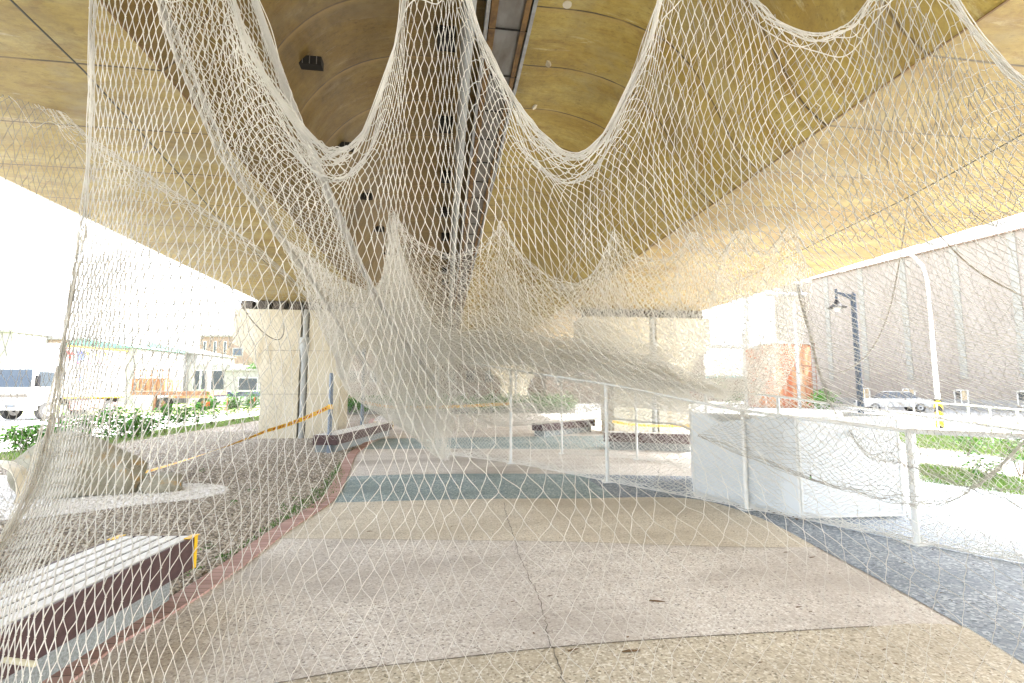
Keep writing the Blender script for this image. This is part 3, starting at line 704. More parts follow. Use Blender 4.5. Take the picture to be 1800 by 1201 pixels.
def shrub(p, h, spread, seed, label, group, m='leaf', flowers=0, n=150, size=0.045):
    r = empty('shrub', (p[0], p[1], 0), label=label, cat='shrub', group=group)
    V, Q = leaf_cloud(n, spread, size, h, seed); obj('foliage', quads_np('foliage', V, Q, False), M[m], r)
    rr = random.Random(seed); b = B()
    for k in range(5):
        a = rr.uniform(0, 6.28); x, y = math.cos(a) * spread * .6, math.sin(a) * spread * .6
        b.tube([(0.02 * math.cos(a), 0.02 * math.sin(a), -0.02), (x * .5, y * .5, h * .4), (x, y, h * .85)], [0.010, 0.007, 0.003], 5)
    b.done('stem', M['stem'], r)
    if flowers:
        for k in range(flowers):
            a = rr.uniform(0, 6.28); B().cyl((spread * .8 * math.cos(a), spread * .8 * math.sin(a), h * rr.uniform(.3, .8)), (spread * .85 * math.cos(a), spread * .85 * math.sin(a), h * rr.uniform(.3, .8) + .03), 0.02, 0.035, 7).done('flower', M['flower'], r)
    return r
where = ['leftmost shrub of the row, lime green, before the white truck cab', 'second shrub of the row from the left, behind the boulder', 'third shrub of the row, low, just right of the boulder top',
         'fourth shrub of the row, thin, under the truck body', 'fifth shrub of the row, broad and leafy, under the truck rear wheel', 'sixth shrub of the row, small, just right of the truck',
         'seventh shrub of the row, sparse, beneath the rusty crate', 'eighth shrub of the row, dense, beneath the flatbed', 'ninth shrub of the row, tall and thin, beneath the flatbed wheels',
         'tenth shrub of the row, low, past the flatbed wheels', 'eleventh shrub of the row, bushy, right of the flatbed', 'twelfth shrub of the row, tall, near the pier',
         'thirteenth shrub of the row, with orange blooms, near the pier', 'last shrub of the row, fullest, with orange blooms beside the pier leg']
spx = [(35, 796, .5, .42), (85, 792, .48, .34), (115, 786, .5, .34), (150, 782, .62, .30), (188, 778, .78, .42), (215, 772, .42, .26), (240, 770, .62, .30), (262, 766, .5, .26), (290, 762, .8, .24), (318, 757, .7, .36), (345, 752, .8, .36), (372, 748, 1.0, .34), (410, 742, 1.05, .5), (440, 739, 1.15, .6)]
for i, (px, py, h, sp) in enumerate(spx):
    g = onZ(px, py); shrub(g, h * 1.5, sp * 1.0, 30 + i, where[i], 'shrubs in a row behind the gravel bed', 'leaf2' if i % 3 == 0 else 'leaf', 3 if i > 10 else 0, n=260 + int(300 * sp), size=0.075)
for i, (px, py, h, lab) in enumerate([(1795, 838, .85, 'taller leafy shrub at the right edge beside the white path'), (1700, 800, .55, 'small leafy shrub in the grass beyond the white path'), (1742, 846, .35, 'low shrub in leaf litter at the foot of the taller one')]):
    g = onZ(px, py); shrub(g, h, .35, 70 + i, lab, 'shrubs by the right-hand path', 'leaf', 0, 200, .045)
def grass(name, poly, n, hmin, hmax, m, label, z=0.0, w=0.006, lit=1.0):
    p = scatter(poly, n); n = len(p); a = rng.uniform(0, 6.28, n); h = rng.uniform(hmin, hmax, n); t = rng.normal(0, .35, (n, 2)) * h[:, None]
    W = np.c_[np.cos(a), np.sin(a), np.zeros(n)] * w; base = np.c_[p, np.full(n, z)]
    top = base + np.c_[t, h]
    V = np.stack([base - W, base + W, top], 1); T = np.arange(n * 3).reshape(n, 3)
    return obj(name, tris_np(name, V, T), m, None, label=label, cat='grass', kind='stuff')
# left grass verge, right lawns
lv = [(-11.2, 8), (-9.6, 8), (-9.5, 34), (-11.2, 34)]
sheet('verge', lv, -0.004, M['soil'])
grass('grass', lv, 16000, .03, .12, M['grass'], 'short grass on the verge under the row of shrubs', 0, .009)
ra = [onZ(*p) for p in [(1598, 815), (1700, 826), (1800, 845), (1950, 875), (1950, 905), (1800, 872), (1700, 858), (1600, 845)]]
sheet('lawn', [tuple(p) for p in ra], 0.003, M['soil'])
grass('grass', ra, 16000, .04, .12, M['grass'], 'bright green grass strip between the two white paths on the right', 0, .007)
rb2 = [onZ(*p) for p in [(1560, 765), (1700, 772), (1900, 800), (1900, 770), (1700, 752), (1560, 748)]]
rb3 = [onZ(*p) for p in [(1600, 785), (1700, 795), (1900, 822), (1900, 790), (1700, 768), (1560, 760)]]
sheet('lawn', [tuple(p) for p in rb3], 0.003, M['field'])
grass('grass', rb3, 26000, .04, .14, M['grass'], 'pale sunlit grass beyond the right-hand white path below the fence', 0, .010)
wl = [onZ(*p) for p in [(560, 893), (590, 870), (606, 832), (598, 812), (560, 860), (500, 905), (430, 952), (380, 985), (395, 990), (470, 938), (540, 900)]]
grass('grass', [wl[0], wl[1], wl[2], wl[3], wl[4], wl[5], wl[6], wl[7], wl[8], wl[9], wl[10]], 2600, .015, .06, M['leaf2'], 'small weeds sprouting in the gravel beside the brick edging', 0, .008)
pw = np.array([onZ(*p)[:2] for p in [(300, 1020), (320, 1017), (345, 1005), (385, 990), (370, 968), (520, 884), (355, 832), (440, 865), (410, 890), (255, 840), (500, 900), (550, 868)]])
for i, q in enumerate(pw[:7]): pass
V = []; 
for i, q in enumerate(pw):
    v_, q_ = leaf_cloud(26, 0.06, 0.016, 0.05, 200 + i); V.append(v_ + np.array([q[0], q[1], 0]))
V = np.concatenate(V); obj('weeds', quads_np('weeds', V, np.arange(len(V) * 4).reshape(-1, 4), False), M['leaf2'], None, label='scattered tiny weeds growing through the gravel bed', cat='weeds', kind='stuff')

# debris on the path
twigs = [(1110, 1148, .09, 0), (1008, 1146, .06, .3), (1383, 973, .05, 0), (1428, 982, .05, .2), (1277, 1035, .03, 0), (1425, 1078, .02, 0), (1405, 1070, .04, 0), (1155, 1060, .09, -.3), (650, 936, .05, .1), (795, 927, .03, 0),
         (968, 1050, .03, 0), (902, 1060, .03, .4), (675, 1172, .02, 0), (1336, 1168, .03, 0), (1556, 1145, .02, 0), (1474, 955, .02, 0), (1590, 991, .02, 0), (1205, 910, .02, 0), (1290, 936, .02, 0), (1100, 1015, .02, 0), (1380, 1118, .025, .5), (1655, 1045, .02, 0)]
tw0 = None
for i, (px, py, s, a) in enumerate(twigs):
    g = onZ(px, py)
    if tw0 is None:
        tw0 = tag(B().tube([(-.5, 0, 0), (-.15, .06, .02), (.2, -.03, .05), (.5, .04, 0)], [.10, .16, .13, .05], 6).done('dry_twig', M['debris'], None, True), 'dry brown twig or leaf scrap lying on the aggregate path', 'twig', 'dry scraps on the path')
        t = tw0
    else:
        t = tw0.copy(); COL.objects.link(t)
    t.location = (g[0], g[1], 0.012); t.rotation_euler = (0, 0, a); t.scale = (s * 1.3, s * .7 + .006, s * .35 + .006)

# ------------------------------------------------------------------ posts and tape
def post(g, h, r, label, cap=True):
    o = B().cyl((0, 0, -.02), (0, 0, h), r, n=16).cyl((0, 0, h), (0, 0, h + .03), r, r * .6, n=16).done('post', M['blue_steel'], None, True, label=label, cat='post', group='blue-grey steel posts')
    o.location = (g[0], g[1], 0); return o
gp = onZ(578, 796); post(gp, 2.0, 0.055, 'blue-grey steel post with a yellow tape tied to it, beside the bench')
gp2 = onZ(636, 752); post(gp2, 3.4, 0.07, 'thin grey post behind the net, past the bench end')
def tape(pts, w, label, name='warning_tape', sag=0.0, tilt=(0.0, 0.3)):
    pts = [np.array(p) for p in pts]; c = []
    for a, b_ in zip(pts, pts[1:]):
        for t in np.linspace(0, 1, 22)[:-1]: c.append(a * (1 - t) + b_ * t - np.array([0, 0, sag * 4 * t * (1 - t)]))
    c.append(pts[-1]); c = np.array(c); n = len(c); tw = np.linspace(0, 5.0, n) + np.sin(np.linspace(0, 9, n)) * .6
    v = []; f = []
    T = np.gradient(c, axis=0); T /= np.linalg.norm(T, axis=1)[:, None]
    for i in range(n):
        up = np.array([0, 0, 1.0]); sd = np.cross(T[i], up); sd /= np.linalg.norm(sd)
        an = tilt[0] + (tilt[1] - tilt[0]) * i / (n - 1) + .12 * math.sin(tw[i]); k = math.cos(an), math.sin(an); d = up * k[0] + sd * k[1]
        v += [c[i] + d * w / 2, c[i] - d * w / 2, c[i] - d * w / 2 + sd * .002, c[i] + d * w / 2 + sd * .002]
        if i:
            for q in range(4): f.append((4 * i - 4 + q, 4 * i - 4 + (q + 1) % 4, 4 * i + (q + 1) % 4, 4 * i + q))
    o = obj(name, pydata(name, v, f), M['tape'], None, label=label, cat='tape', group='yellow warning tapes')
    v = []; f = []
    for i in range(1, n - 1, 1):
        if i % 5 == 0: continue
        sd = np.cross(T[i], (0, 0, 1.0)); sd /= np.linalg.norm(sd)
        e = T[i] * np.linalg.norm(c[1] - c[0]) * .28
        for k_ in (1, -1):
            b0 = len(v); an = tilt[0] + (tilt[1] - tilt[0]) * i / (n - 1) + .12 * math.sin(tw[i]); dn = np.array([0, 0, 1.0]) * math.cos(an) + sd * math.sin(an); off = np.cross(T[i], dn) * 0.004 * k_
            v += [c[i] - e + off + dn * w * .17, c[i] + e + off + dn * w * .17, c[i] + e + off - dn * w * .17, c[i] - e + off - dn * w * .17]
            f.append((b0, b0 + 1, b0 + 2, b0 + 3))
    obj('printed_marks', pydata('m', v, f), M['tape_ink'], o); return o
D1 = dist(gp)
tape([P(577, 716, D1 - .06), P(470, 757, 11.0), P(222, 839, 8.4)], 0.11, 'yellow tape with red print running from the post down to the boulder', sag=0.05, tilt=(0.2, -1.75))
B_ = tag(B().cyl((gp[0], gp[1], 1.10), (gp[0], gp[1], 1.22), 0.064, n=14).done('tape_loop', M['tape'], None), 'yellow tape wound round the blue-grey post', 'tape', 'yellow warning tapes')
D2 = dist(gp2)
tape([P(637, 706, D2), P(700, 716, D2), P(900, 709, 19)], 0.12, 'yellow tape stretched from the far grey post across the path behind the net', sag=.05)
tape([P(1076, 741, 15), P(1130, 748, 15.5), P(1225, 748, 15.5)], 0.07, 'yellow tape hanging before the right pier leg behind the bench', sag=.02)

# ------------------------------------------------------------------ white frame, boards
FR = [onZ(*p) for p in [(768, 797), (898, 815), (1068, 848), (1313, 896), (1612, 957)]]
FT = []
for (px, py), g in zip([(785, 628), (901, 650), (1075, 675), (1317, 722), (1617, 758)], FR):
    z = P(px, py, dist(g))[2]; FT.append(np.array([g[0], g[1], z]))
RR = [onZ(988, 798), onZ(1120, 808), groundD(1240, 9.4), groundD(1367, 8.3), groundD(1600, 6.9), groundD(1900, 5.2)]
RT = []
for (px, py), g in zip([(988, 640), (1120, 668), (1240, 684), (1367, 697), (1600, 730), (1900, 774)], RR):
    RT.append(np.array([g[0], g[1], P(px, py, dist(g))[2]]))
fr = empty('steel_goal', (0, 0, 0), label='white tubular steel frame with sloping rails that carries the draped nets', cat='net frame')
for g, t in zip(FR, FT):
    b = B().cyl((g[0], g[1], 0.0), tuple(t), 0.030, n=14).box((g[0], g[1], 0.008), (0.18, 0.18, 0.016)); b.done('post', M['white_paint'], fr, True)
for g, t in zip(RR, RT):
    b = B().cyl((g[0], g[1], 0.0), tuple(t), 0.026, n=14).box((g[0], g[1], 0.008), (0.16, 0.16, 0.016)); b.done('post', M['white_paint'], fr, True)
for L_ in (FT, RT):
    for a, b_ in zip(L_, L_[1:]):
        B().cyl(tuple(a), tuple(b_), 0.020, n=14).done('rail', M['white_paint'], fr, True)
end = P(1900, 772, 4.4)
B().cyl(tuple(FT[-1]), tuple(end), 0.026, n=14).done('rail', M['white_paint'], fr, True)
B().cyl(tuple(FT[0]), tuple(RT[0]), 0.024, n=14).done('rail', M['white_paint'], fr, True)
B().cyl((end[0], end[1], 0), tuple(end), 0.026, n=14).done('post', M['white_paint'], fr, True)

bk = [onZ(1223, 878), onZ(1317, 897.5), onZ(1417, 919), onZ(1600, 915)]
bk = [p + np.array([0.03, 0.10, 0]) for p in bk]
labs = ['leftmost white board of the low enclosure, at its far left corner', 'middle white board of the low enclosure, ending at the near corner', 'widest white board of the low enclosure, facing the camera on the right']
for (a, b_), lab in zip(zip(bk, bk[1:]), labs):
    d = (b_ - a); L_ = np.linalg.norm(d); ang = math.atan2(d[1], d[0])
    r = empty('white_board', (a[0], a[1], 0), ang, label=lab, cat='board', group='white boards of the low enclosure')
    B().box((L_ / 2, 0, 0.64), (L_ - 0.03, 0.012, 1.20), bevel=0.002).done('panel', M['white_board'], r)
    b = B().box((0.012, 0.0, 0.645), (0.024, 0.03, 1.23)).box((L_ - 0.012, 0, 0.645), (0.024, 0.03, 1.23))
    b.box((L_ / 2, 0, 1.25), (L_ - 0.048, 0.03, 0.022)).box((L_ / 2, 0, 0.04), (L_ - 0.048, 0.03, 0.022)).done('frame', M['white_paint'], r)
# side returns of the enclosure
for a, d, L_, lab in ((bk[0], 1.1, 1.6, 'white board side of the low enclosure going away at its far left corner'), (bk[3], 1.25, 1.4, 'white board side of the low enclosure going away at its right end')):
    r = empty('white_board', (a[0] + .02, a[1] + .03, 0), d, label=lab, cat='board', group='white boards of the low enclosure')
    B().box((L_ / 2, 0, 0.64), (L_ - 0.03, 0.012, 1.20), bevel=0.002).done('panel', M['white_board'], r)
    B().box((L_ / 2, 0, 1.25), (L_, 0.03, 0.022)).done('frame', M['white_paint'], r)
# leaves under the boards
V = []
for i in range(60):
    t = rng.random(); q = bk[1] * (1 - t) + bk[2] * t if rng.random() < .7 else bk[0] * (1 - t) + bk[1] * t
    v_, _ = leaf_cloud(1, 0.02, 0.022, 0.03, 400 + i); V.append(v_ * np.array([1, 1, .6]) + np.array([q[0] + rng.normal(0, .03), q[1] - .04 + rng.normal(0, .03), 0.0]))
V = np.concatenate(V); obj('fallen_leaves', quads_np('l', V, np.arange(len(V) * 4).reshape(-1, 4), False), M['debris'], None, label='dry leaves blown against the foot of the white boards', cat='leaves', kind='stuff')
g = P(1425, 838, 5.35)
t_ = empty('green_tag', tuple(g), label='tiny black and green tag hanging from the net in front of the white board', cat='tag')
B().cyl((0, 0, 0.0), (0, 0, .022), .008, n=10).done('cap', M['black'], t_)
B().cyl((0, 0, -.035), (0, 0, 0.0), .009, n=10).done('capsule', mat('lime_plastic', (0.08, 0.6, 0.05), .4), t_)
B().tube([(0, 0, .022), (.004, 0, .07), (0, 0, .12)], .0015, 5).done('string', M['rope'], t_)

# ------------------------------------------------------------------ right-hand background
w0 = P(1370, 700, 57.0); w1 = P(2150, 700, 27.8); w0[2] = w1[2] = 0
d = w1 - w0; WL = np.linalg.norm(d[:2]); ang = math.atan2(d[1], d[0])
wh = empty('warehouse', (w0[0], w0[1], 0), ang, label='long beige corrugated warehouse with pale vertical strips behind the street lamps', cat='warehouse')
WH = 13.6
B().box((WL / 2, 12.0, WH / 2 + .4), (WL, 24.0, WH - .8)).done('wall', M['ware_wall'], wh)
B().box((WL / 2, 12.0, 0.4), (WL + .1, 24.1, 0.8)).done('plinth', M['plaster'], wh)
B().prism([(-.3, WH), (24.3, WH), (12, WH + 1.6)], (WL + .6, 0, 0), origin=(-.3, 0, 0.003), ex=(0, 1, 0)).done('roof', M['plaster'], wh)
B().box((WL / 2, -0.1, WH - .02), (WL + .4, 0.35, 0.12)).done('eaves', M['plaster_warm'], wh)
wd = np.array([d[0], d[1]]) / WL; wn2 = np.array([-wd[1], wd[0]])
def wall_u(px, py):
    r, _ = ray(px, py); A = np.array([[r[0], -wd[0]], [r[1], -wd[1]]]); s_, u = np.linalg.solve(A, w0[:2]); return u, 1.6 + r[2] * s_
for px in (1458, 1520, 1596, 1690, 1796, 1920, 2060):
    u, _ = wall_u(px, 600)
    B().box((u, -0.03, WH / 2 + 1.2), (0.50, 0.06, WH - 2.5)).done('translucent_strip', M['fibre'], wh)
for px, pt, pb, kind in ((1520, 683, 704, 0), (1598, 684, 707, 1), (1690, 686, 710, 2), (1803, 688, 714, 3), (1935, 691, 722, 2)):
    u, zt = wall_u(px, pt); _, zb = wall_u(px, pb); h = zt - zb; w = h * .82; zc = (zt + zb) / 2
    wn_o = B()
    for q in ((u - w / 2, zc, .08, h), (u + w / 2, zc, .08, h), (u, zc, .07, h - .08)): wn_o.box((q[0], -0.06, q[1]), (q[2], .12, q[3]))
    wn_o.box((u, -0.06, zt), (w - .08, .118, .08)).box((u, -0.06, zb), (w - .08, .118, .08))
    wo_ = wn_o.done('window', M['window_frame'], wh)
    B().box((u - w / 4, -0.02, zc), (w / 2 - .08, .05, h - .1)).done('pane', [M['hazard'], M['window_tan'], M['window_dark'], M['window_dark']][kind], wo_)
    B().box((u + w / 4, -0.02, zc), (w / 2 - .08, .05, h - .1)).done('pane', M['window_tan'], wo_)

g = groundD(1370, 45.0)
tk = empty('storage_tank', (g[0], g[1], 0), label='rust-streaked cylindrical storage tank in front of the warehouse corner', cat='tank')
B().cyl((0, 0, 0), (0, 0, 5.6), 2.66, n=48).done('shell', M['rust'], tk, True)
B().cyl((0, 0, 5.6), (0, 0, 5.72), 2.74, n=48).cyl((0, 0, 5.72), (0, 0, 6.0), 2.6, .3, n=48).done('lid', M['plaster'], tk, True)
b = B()
for s_ in (-.22, .22): b.box((2.3 + s_, -1.65, 2.9), (.05, .05, 5.8))
for k in range(14): b.box((2.3, -1.65, .4 + k * .4), (.44, .04, .04))
b.done('ladder', M['rust_dark'], tk)
b = B()
for z in (1.9, 3.7): b.cyl((0, 0, z), (0, 0, z + .06), 2.69, n=48)
b.done('hoop', M['rust_dark'], tk, True)

pg = empty('pipe_gantry', (0, 0, 0), label='grey overhead pipe on posts crossing between the pier and the rusty tank', cat='pipe')
def pp(px, py, D=40): return tuple(P(px, py, D))
B().tube([pp(1050, 603), pp(1190, 606), pp(1330, 610)], .22, 12).done('pipe', M['galv'], pg, True)
B().tube([pp(1312, 610), pp(1312, 560), pp(1312, 505)], .20, 12).done('riser', M['galv'], pg, True)
B().tube([pp(1345, 517), pp(1380, 518), pp(1416, 519)], .20, 12).done('pipe', M['galv'], pg, True)
B().tube([pp(1405, 519), pp(1405, 495)], .20, 12).done('riser', M['galv'], pg, True)
for px in (1060, 1312, 1405):
    g = groundD(px, 40.2); B().box((g[0], g[1], 3.2 if px < 1400 else 4.6), (.18, .18, 6.4 if px < 1400 else 9.2)).done('support_post', M['galv'], pg)

# street lamp, dark
g = groundD(1503, 20.0); zt = P(1503, 517, 20)[2]
sl = empty('street_lamp', (g[0] + .24, g[1], 0), -YAW, label='dark blue street lamp with a bell-shaped shade in front of the warehouse', cat='street lamp')
B().cyl((0, 0, 0), (0, 0, zt), .12, .10, n=18).cyl((0, 0, zt), (0, 0, zt + .10), .05, .02, n=12).cyl((0, 0, 0), (0, 0, .5), .21, .17, n=18).done('pole', M['lamp_blue'], sl, True)
lx = -30 * 20 / F_PX
B().prism([(0, 0.05), (0, -.22), (-.25, -.06), (lx, 0.12), (lx, 0.20)], (0, .08, 0), origin=(0, -.04, zt - .10)).cyl((lx, 0, zt - .25), (lx, 0, zt + .22), .05, n=10).done('arm', M['lamp_blue'], sl)
B().lathe([(.03, -.12), (.06, -.20), (.10, -.30), (.20, -.42), (.37, -.52), (.36, -.535), (.18, -.43), (.05, -.30)], (lx, 0, zt - .05)).done('lamp_shade', M['black'], sl, True)
B().lathe([(.001, -.70), (.10, -.67), (.15, -.58), (.15, -.50), (.10, -.44)], (lx, 0, zt - .05)).done('lamp_globe', M['truck_white'], sl, True)
# white arched road light
g = groundD(1648, 20.5); z1 = P(1648, 480, 20.5)[2]; k_ = 20.5 / F_PX
rl = empty('road_light', (g[0], g[1], 0), -YAW, label='tall white curved road light with a yellow and black striped foot', cat='street lamp')
zs = lambda py: P(1648, py, 20.5)[2]
B().tube([(0, 0, 0), (0, 0, zs(600)), (0, 0, zs(495)), (-6 * k_, 0, zs(468)), (-22 * k_, 0, zs(450)), (-50 * k_, 0, zs(440)), (-62 * k_, 0, zs(438))], [.10, .08, .065, .06, .055, .05, .045], 12).done('pole', M['white_paint'], rl, True)
B().box((-76 * k_, 0, zs(438)), (.7, .26, .12), bevel=.04).done('lamp_head', M['white_paint'], rl)
hz = B().cyl((0, 0, zs(752)), (0, 0, zs(702)), .145, n=18, caps=False).done('hazard_sleeve', None, rl, True)
hm = mat('hazard_stripes', (0.8, 0.5, 0.02), .5); nt = hm.node_tree
tcn = nt.nodes.new('ShaderNodeTexCoord'); wv = nt.nodes.new('ShaderNodeTexWave'); wv.wave_type = 'BANDS'; wv.bands_direction = 'DIAGONAL'; wv.inputs['Scale'].default_value = 1.5
nt.links.new(tcn.outputs['Object'], wv.inputs[0]); cr = nt.nodes.new('ShaderNodeValToRGB'); cr.color_ramp.interpolation = 'CONSTANT'
cr.color_ramp.elements[0].color = (.8, .5, .02, 1); cr.color_ramp.elements[1].position = .55; cr.color_ramp.elements[1].color = (.03, .03, .03, 1)
nt.links.new(wv.outputs['Fac'], cr.inputs[0]); nt.links.new(cr.outputs[0], nt.nodes['Principled BSDF'].inputs['Base Color']); hz.data.materials.append(hm)

# railing beyond the lawn
fp = [(1515, 24), (1605, 21), (1700, 15.5), (1785, 12.3), (1860, 10.6), (1960, 9.0)]
fn = empty('railing', label='white tubular railing on posts beyond the sunlit grass at the right', cat='railing')
gs = [groundD(*q) for q in fp]
for g in gs: B().cyl((g[0], g[1], 0), (g[0], g[1], 1.12), .03, n=10).done('post', M['white_paint'], fn, True)
for a, b_ in zip(gs, gs[1:]):
    for z in (1.10, .62): B().cyl((a[0], a[1], z), (b_[0], b_[1], z), .022, n=10).done('rail', M['white_paint'], fn, True)
    q = a + (b_ - a) / 2; B().cyl((q[0], q[1], 0), (q[0], q[1], 1.1), .025, n=10).done('post', M['white_paint'], fn, True)

def wheel(r, R_, w, loc, axis='Y'):
    wh_ = B()
    x, y, z = loc
    wh_.cyl((x, y - w / 2, z), (x, y + w / 2, z), R_, n=28)
    o = wh_.done('wheel', M['tyre'], r, True)
    B().cyl((x, y - w / 2 - .012, z), (x, y + w / 2 + .012, z), R_ * .58, n=20).done('rim', M['galv'], o, True)
    B().cyl((x, y - w / 2 - .03, z), (x, y + w / 2 + .03, z), R_ * .2, n=12).done('hub', M['tyre'], o, True)
def car(g, rz, label, paint, group=None):
    r = empty('parked_car', (g[0], g[1], 0), rz, label=label, cat='car', group=group)
    body = [(-2.15, .35), (-2.2, .62), (-2.1, .86), (-1.35, .98), (1.1, .96), (1.95, .84), (2.2, .66), (2.2, .35)]
    B().prism(body, (0, 1.7, 0), origin=(0, -.85, 0)).done('body', paint, r)
    B().prism([(-1.45, .975), (-.85, 1.40), (.35, 1.44), (1.15, .965)], (0, 1.42, 0), origin=(0, -.71, 0)).done('cabin_glass', M['glass'], r)
    B().prism([(-.9, 1.40), (-.8, 1.46), (.3, 1.49), (.42, 1.43)], (0, 1.46, 0), origin=(0, -.73, 0)).done('roof', paint, r)
    for x in (-1.35, 1.38):
        for y in (-.75, .75): wheel(r, .31, .2, (x, y, .31))
    for y in (-.6, .6):
        B().box((2.2, y, .68), (.04, .32, .12), bevel=.01).done('headlight', M['glass'], r)
        B().box((-2.18, y, .74), (.05, .3, .12), bevel=.01).done('tail_light', M['flower'], r)
    return r
car(groundD(1568, 36), math.radians(155), 'white saloon car parked in front of the warehouse wall', M['truck_white'])
# small workshop and greenery right of the pier
sh = empty('shed', (0, 0, 0), label='low teal-roofed shed seen between the pier and the rusty tank', cat='shed')
g = groundD(1285, 70)
B().box((g[0], g[1], 1.6), (7, 4, 3.2)).done('wall', M['plaster_warm'], sh)
B().box((g[0], g[1], 3.35), (7.6, 4.6, .3)).done('roof', M['teal_roof'], sh)
for i, (px, D, h) in enumerate([(1262, 60, 3.2), (1292, 52, 1.6), (1450, 40, 1.5)]):
    g = groundD(px, D); shrub(g, h, 1.1, 90 + i, ['tall bush behind the pier corner at the shed', 'bush left of the rusty tank foot', 'bush right of the rusty tank foot'][i], 'bushes before the warehouse yard', 'leaf2', 0, 420, .16)

# ------------------------------------------------------------------ left-hand background
TA = P(110, 700, 27.0); TB_ = P(218, 700, 30.9); dv = TA - TB_; tl = np.linalg.norm(dv[:2]); ang = math.atan2(dv[1], dv[0])
cabf = P(73, 700, 25.4)
# local frame: x forward (towards the cab), y to the truck's left side
tr = empty('box_truck', (TB_[0], TB_[1], 0), ang, label='white box truck with orange edging and coloured signs on its side', cat='truck')
R2 = Matrix.Rotation(-ang, 2)
def loc(p): v = R2 @ Vector((p[0] - TB_[0], p[1] - TB_[1])); return v
cl = loc(cabf); Lf = cl.x; side = 1 if loc(P(0, 700, 26)).y > 0 else -1
BW = 2.3 * side
bl = tl
def tb(x0, x1, y0, y1, z0, z1, bevel=0): return B().box(((x0 + x1) / 2, (y0 + y1) / 2, (z0 + z1) / 2), (abs(x1 - x0), abs(y1 - y0), abs(z1 - z0)), bevel=bevel)
tb(0, bl, 0, BW, 1.15, 4.05, .02).done('cargo_box', M['truck_white'], tr)
o_ = -side * .012
tb(0, bl, o_ - .01, o_ + .01, 4.0, 4.09).done('edge_trim', M['tape'], tr)
tb(0, bl, o_ - .01, o_ + .01, 1.10, 1.19).done('edge_trim', M['tape'], tr)
tb(bl + .12, Lf, 0.05 * side, BW - .03 * side, .75, 2.95, .10).done('cab', M['truck_white'], tr, True)
fx = Lf + .004
tb(fx - .02, fx + .012, .16 * side, BW - .16 * side, 1.72, 2.66, .01).done('windscreen', M['glass'], tr)
tb(fx - .02, fx + .01, .35 * side, BW - .35 * side, 1.18, 1.36, .01).done('grille', M['gutter'], tr)
tb(Lf - .3, Lf + .14, 0.0, BW, .52, .98, .04).done('bumper', M['truck_white'], tr, True)
tb(Lf + .141, Lf + .15, BW * .35, BW * .6, .66, .80).done('number_plate', M['glass'], tr)
tb(bl + .55, Lf - .25, .035 * side, .055 * side, 1.75, 2.55).done('side_window', M['window_dark'], tr)
B().prism([(bl + .15, 2.94), (Lf - .1, 2.94), (Lf - .45, 3.55), (bl + .5, 4.15), (bl + .15, 4.15)], (0, BW * .86, 0), origin=(0, BW * .07, 0)).done('roof_fairing', M['truck_white'], tr)
tb(.1, bl, .25 * side, BW - .25 * side, .80, 1.10).done('chassis', M['dark'], tr)
tb(1.35, bl - .5, .02 * side, .10 * side, .45, 1.0).done('side_guard', M['pink_guard'], tr)
tb(.0, .75, .02 * side, .10 * side, .6, .8).done('rear_guard', M['pink_guard'], tr)
for x in (.95, Lf - .85):
    for y in (.16 * side, BW - .16 * side): wheel(tr, .47, .28, (x, y, .47))
for y in (-.16 * side, BW + .16 * side):
    tb(Lf - .1, Lf + .05, y - .09, y + .09, 1.75, 2.35, .02).done('mirror', M['black'], tr)
# signage on the side of the box: red characters, a blue-clad worker silhouette, yellow and pink characters
ks = F_PX / 30.0
def side_mark(px, py):
    r, _ = ray(px, py); a = np.array([math.cos(ang), math.sin(ang)]); n_ = np.array([-a[1], a[0]])
    t = (n_ @ (TB_[:2])) / (n_ @ r[:2]); q = r * t; x = a @ (q[:2] - TB_[:2]); return x, 1.6 + q[2]
RED = mat('sign_red', (0.60, 0.05, 0.05), .5); BLU = mat('sign_blue', (0.06, 0.09, 0.45), .5); PNK = mat('sign_pink', (0.60, 0.18, 0.28), .5); SKN = mat('sign_tan', (0.65, 0.40, 0.28), .5)
def mark(name, shapes, m, parent=tr):
    b = B()
    for k_, sh_ in enumerate(shapes):
        pr = [side_mark(*q) for q in sh_]; b.prism(pr, (0, -side * .008, 0), origin=(0, -side * (.008 + .001 * (k_ % 3)), 0))
    return b.done(name, m, parent)
def rc(x0, y0, x1, y1): return [(x0, y0), (x1, y0), (x1, y1), (x0, y1)]
mark('red_lettering', [rc(116, 620, 131, 624), rc(117, 616, 119, 620), rc(121, 617, 123, 620), rc(126, 616, 128, 620), rc(119, 626, 121, 630), rc(124, 626, 126, 632), rc(115, 612.5, 132, 613.2), rc(115, 633, 132, 633.7)], RED)
mark('blue_figure_print', [[(137, 617), (141, 615), (144, 617), (146, 622), (150, 625), (150, 630), (145, 633), (140, 632), (139, 637), (134, 637), (134, 626)], rc(138.5, 659, 142.5, 672)], BLU)
mark('figure_print', [rc(135, 637, 140, 641)], RED)
mark('figure_print', [[(139, 618), (142, 617), (142, 623), (139, 624)], rc(139, 646, 143, 651)], SKN)
mark('yellow_lettering', [rc(152.5, 619, 154.5, 625), rc(168.5, 619, 171, 626), rc(184.5, 620, 187, 627)], M['tape'])
mark('pink_lettering', [q for x in (153, 169, 185) for q in (rc(x, 632, x + 7, 633), rc(x, 634.5, x + 1, 641), rc(x + 3, 631, x + 4, 641), rc(x + 6, 634, x + 7, 641), rc(x, 637, x + 7, 638))], PNK)

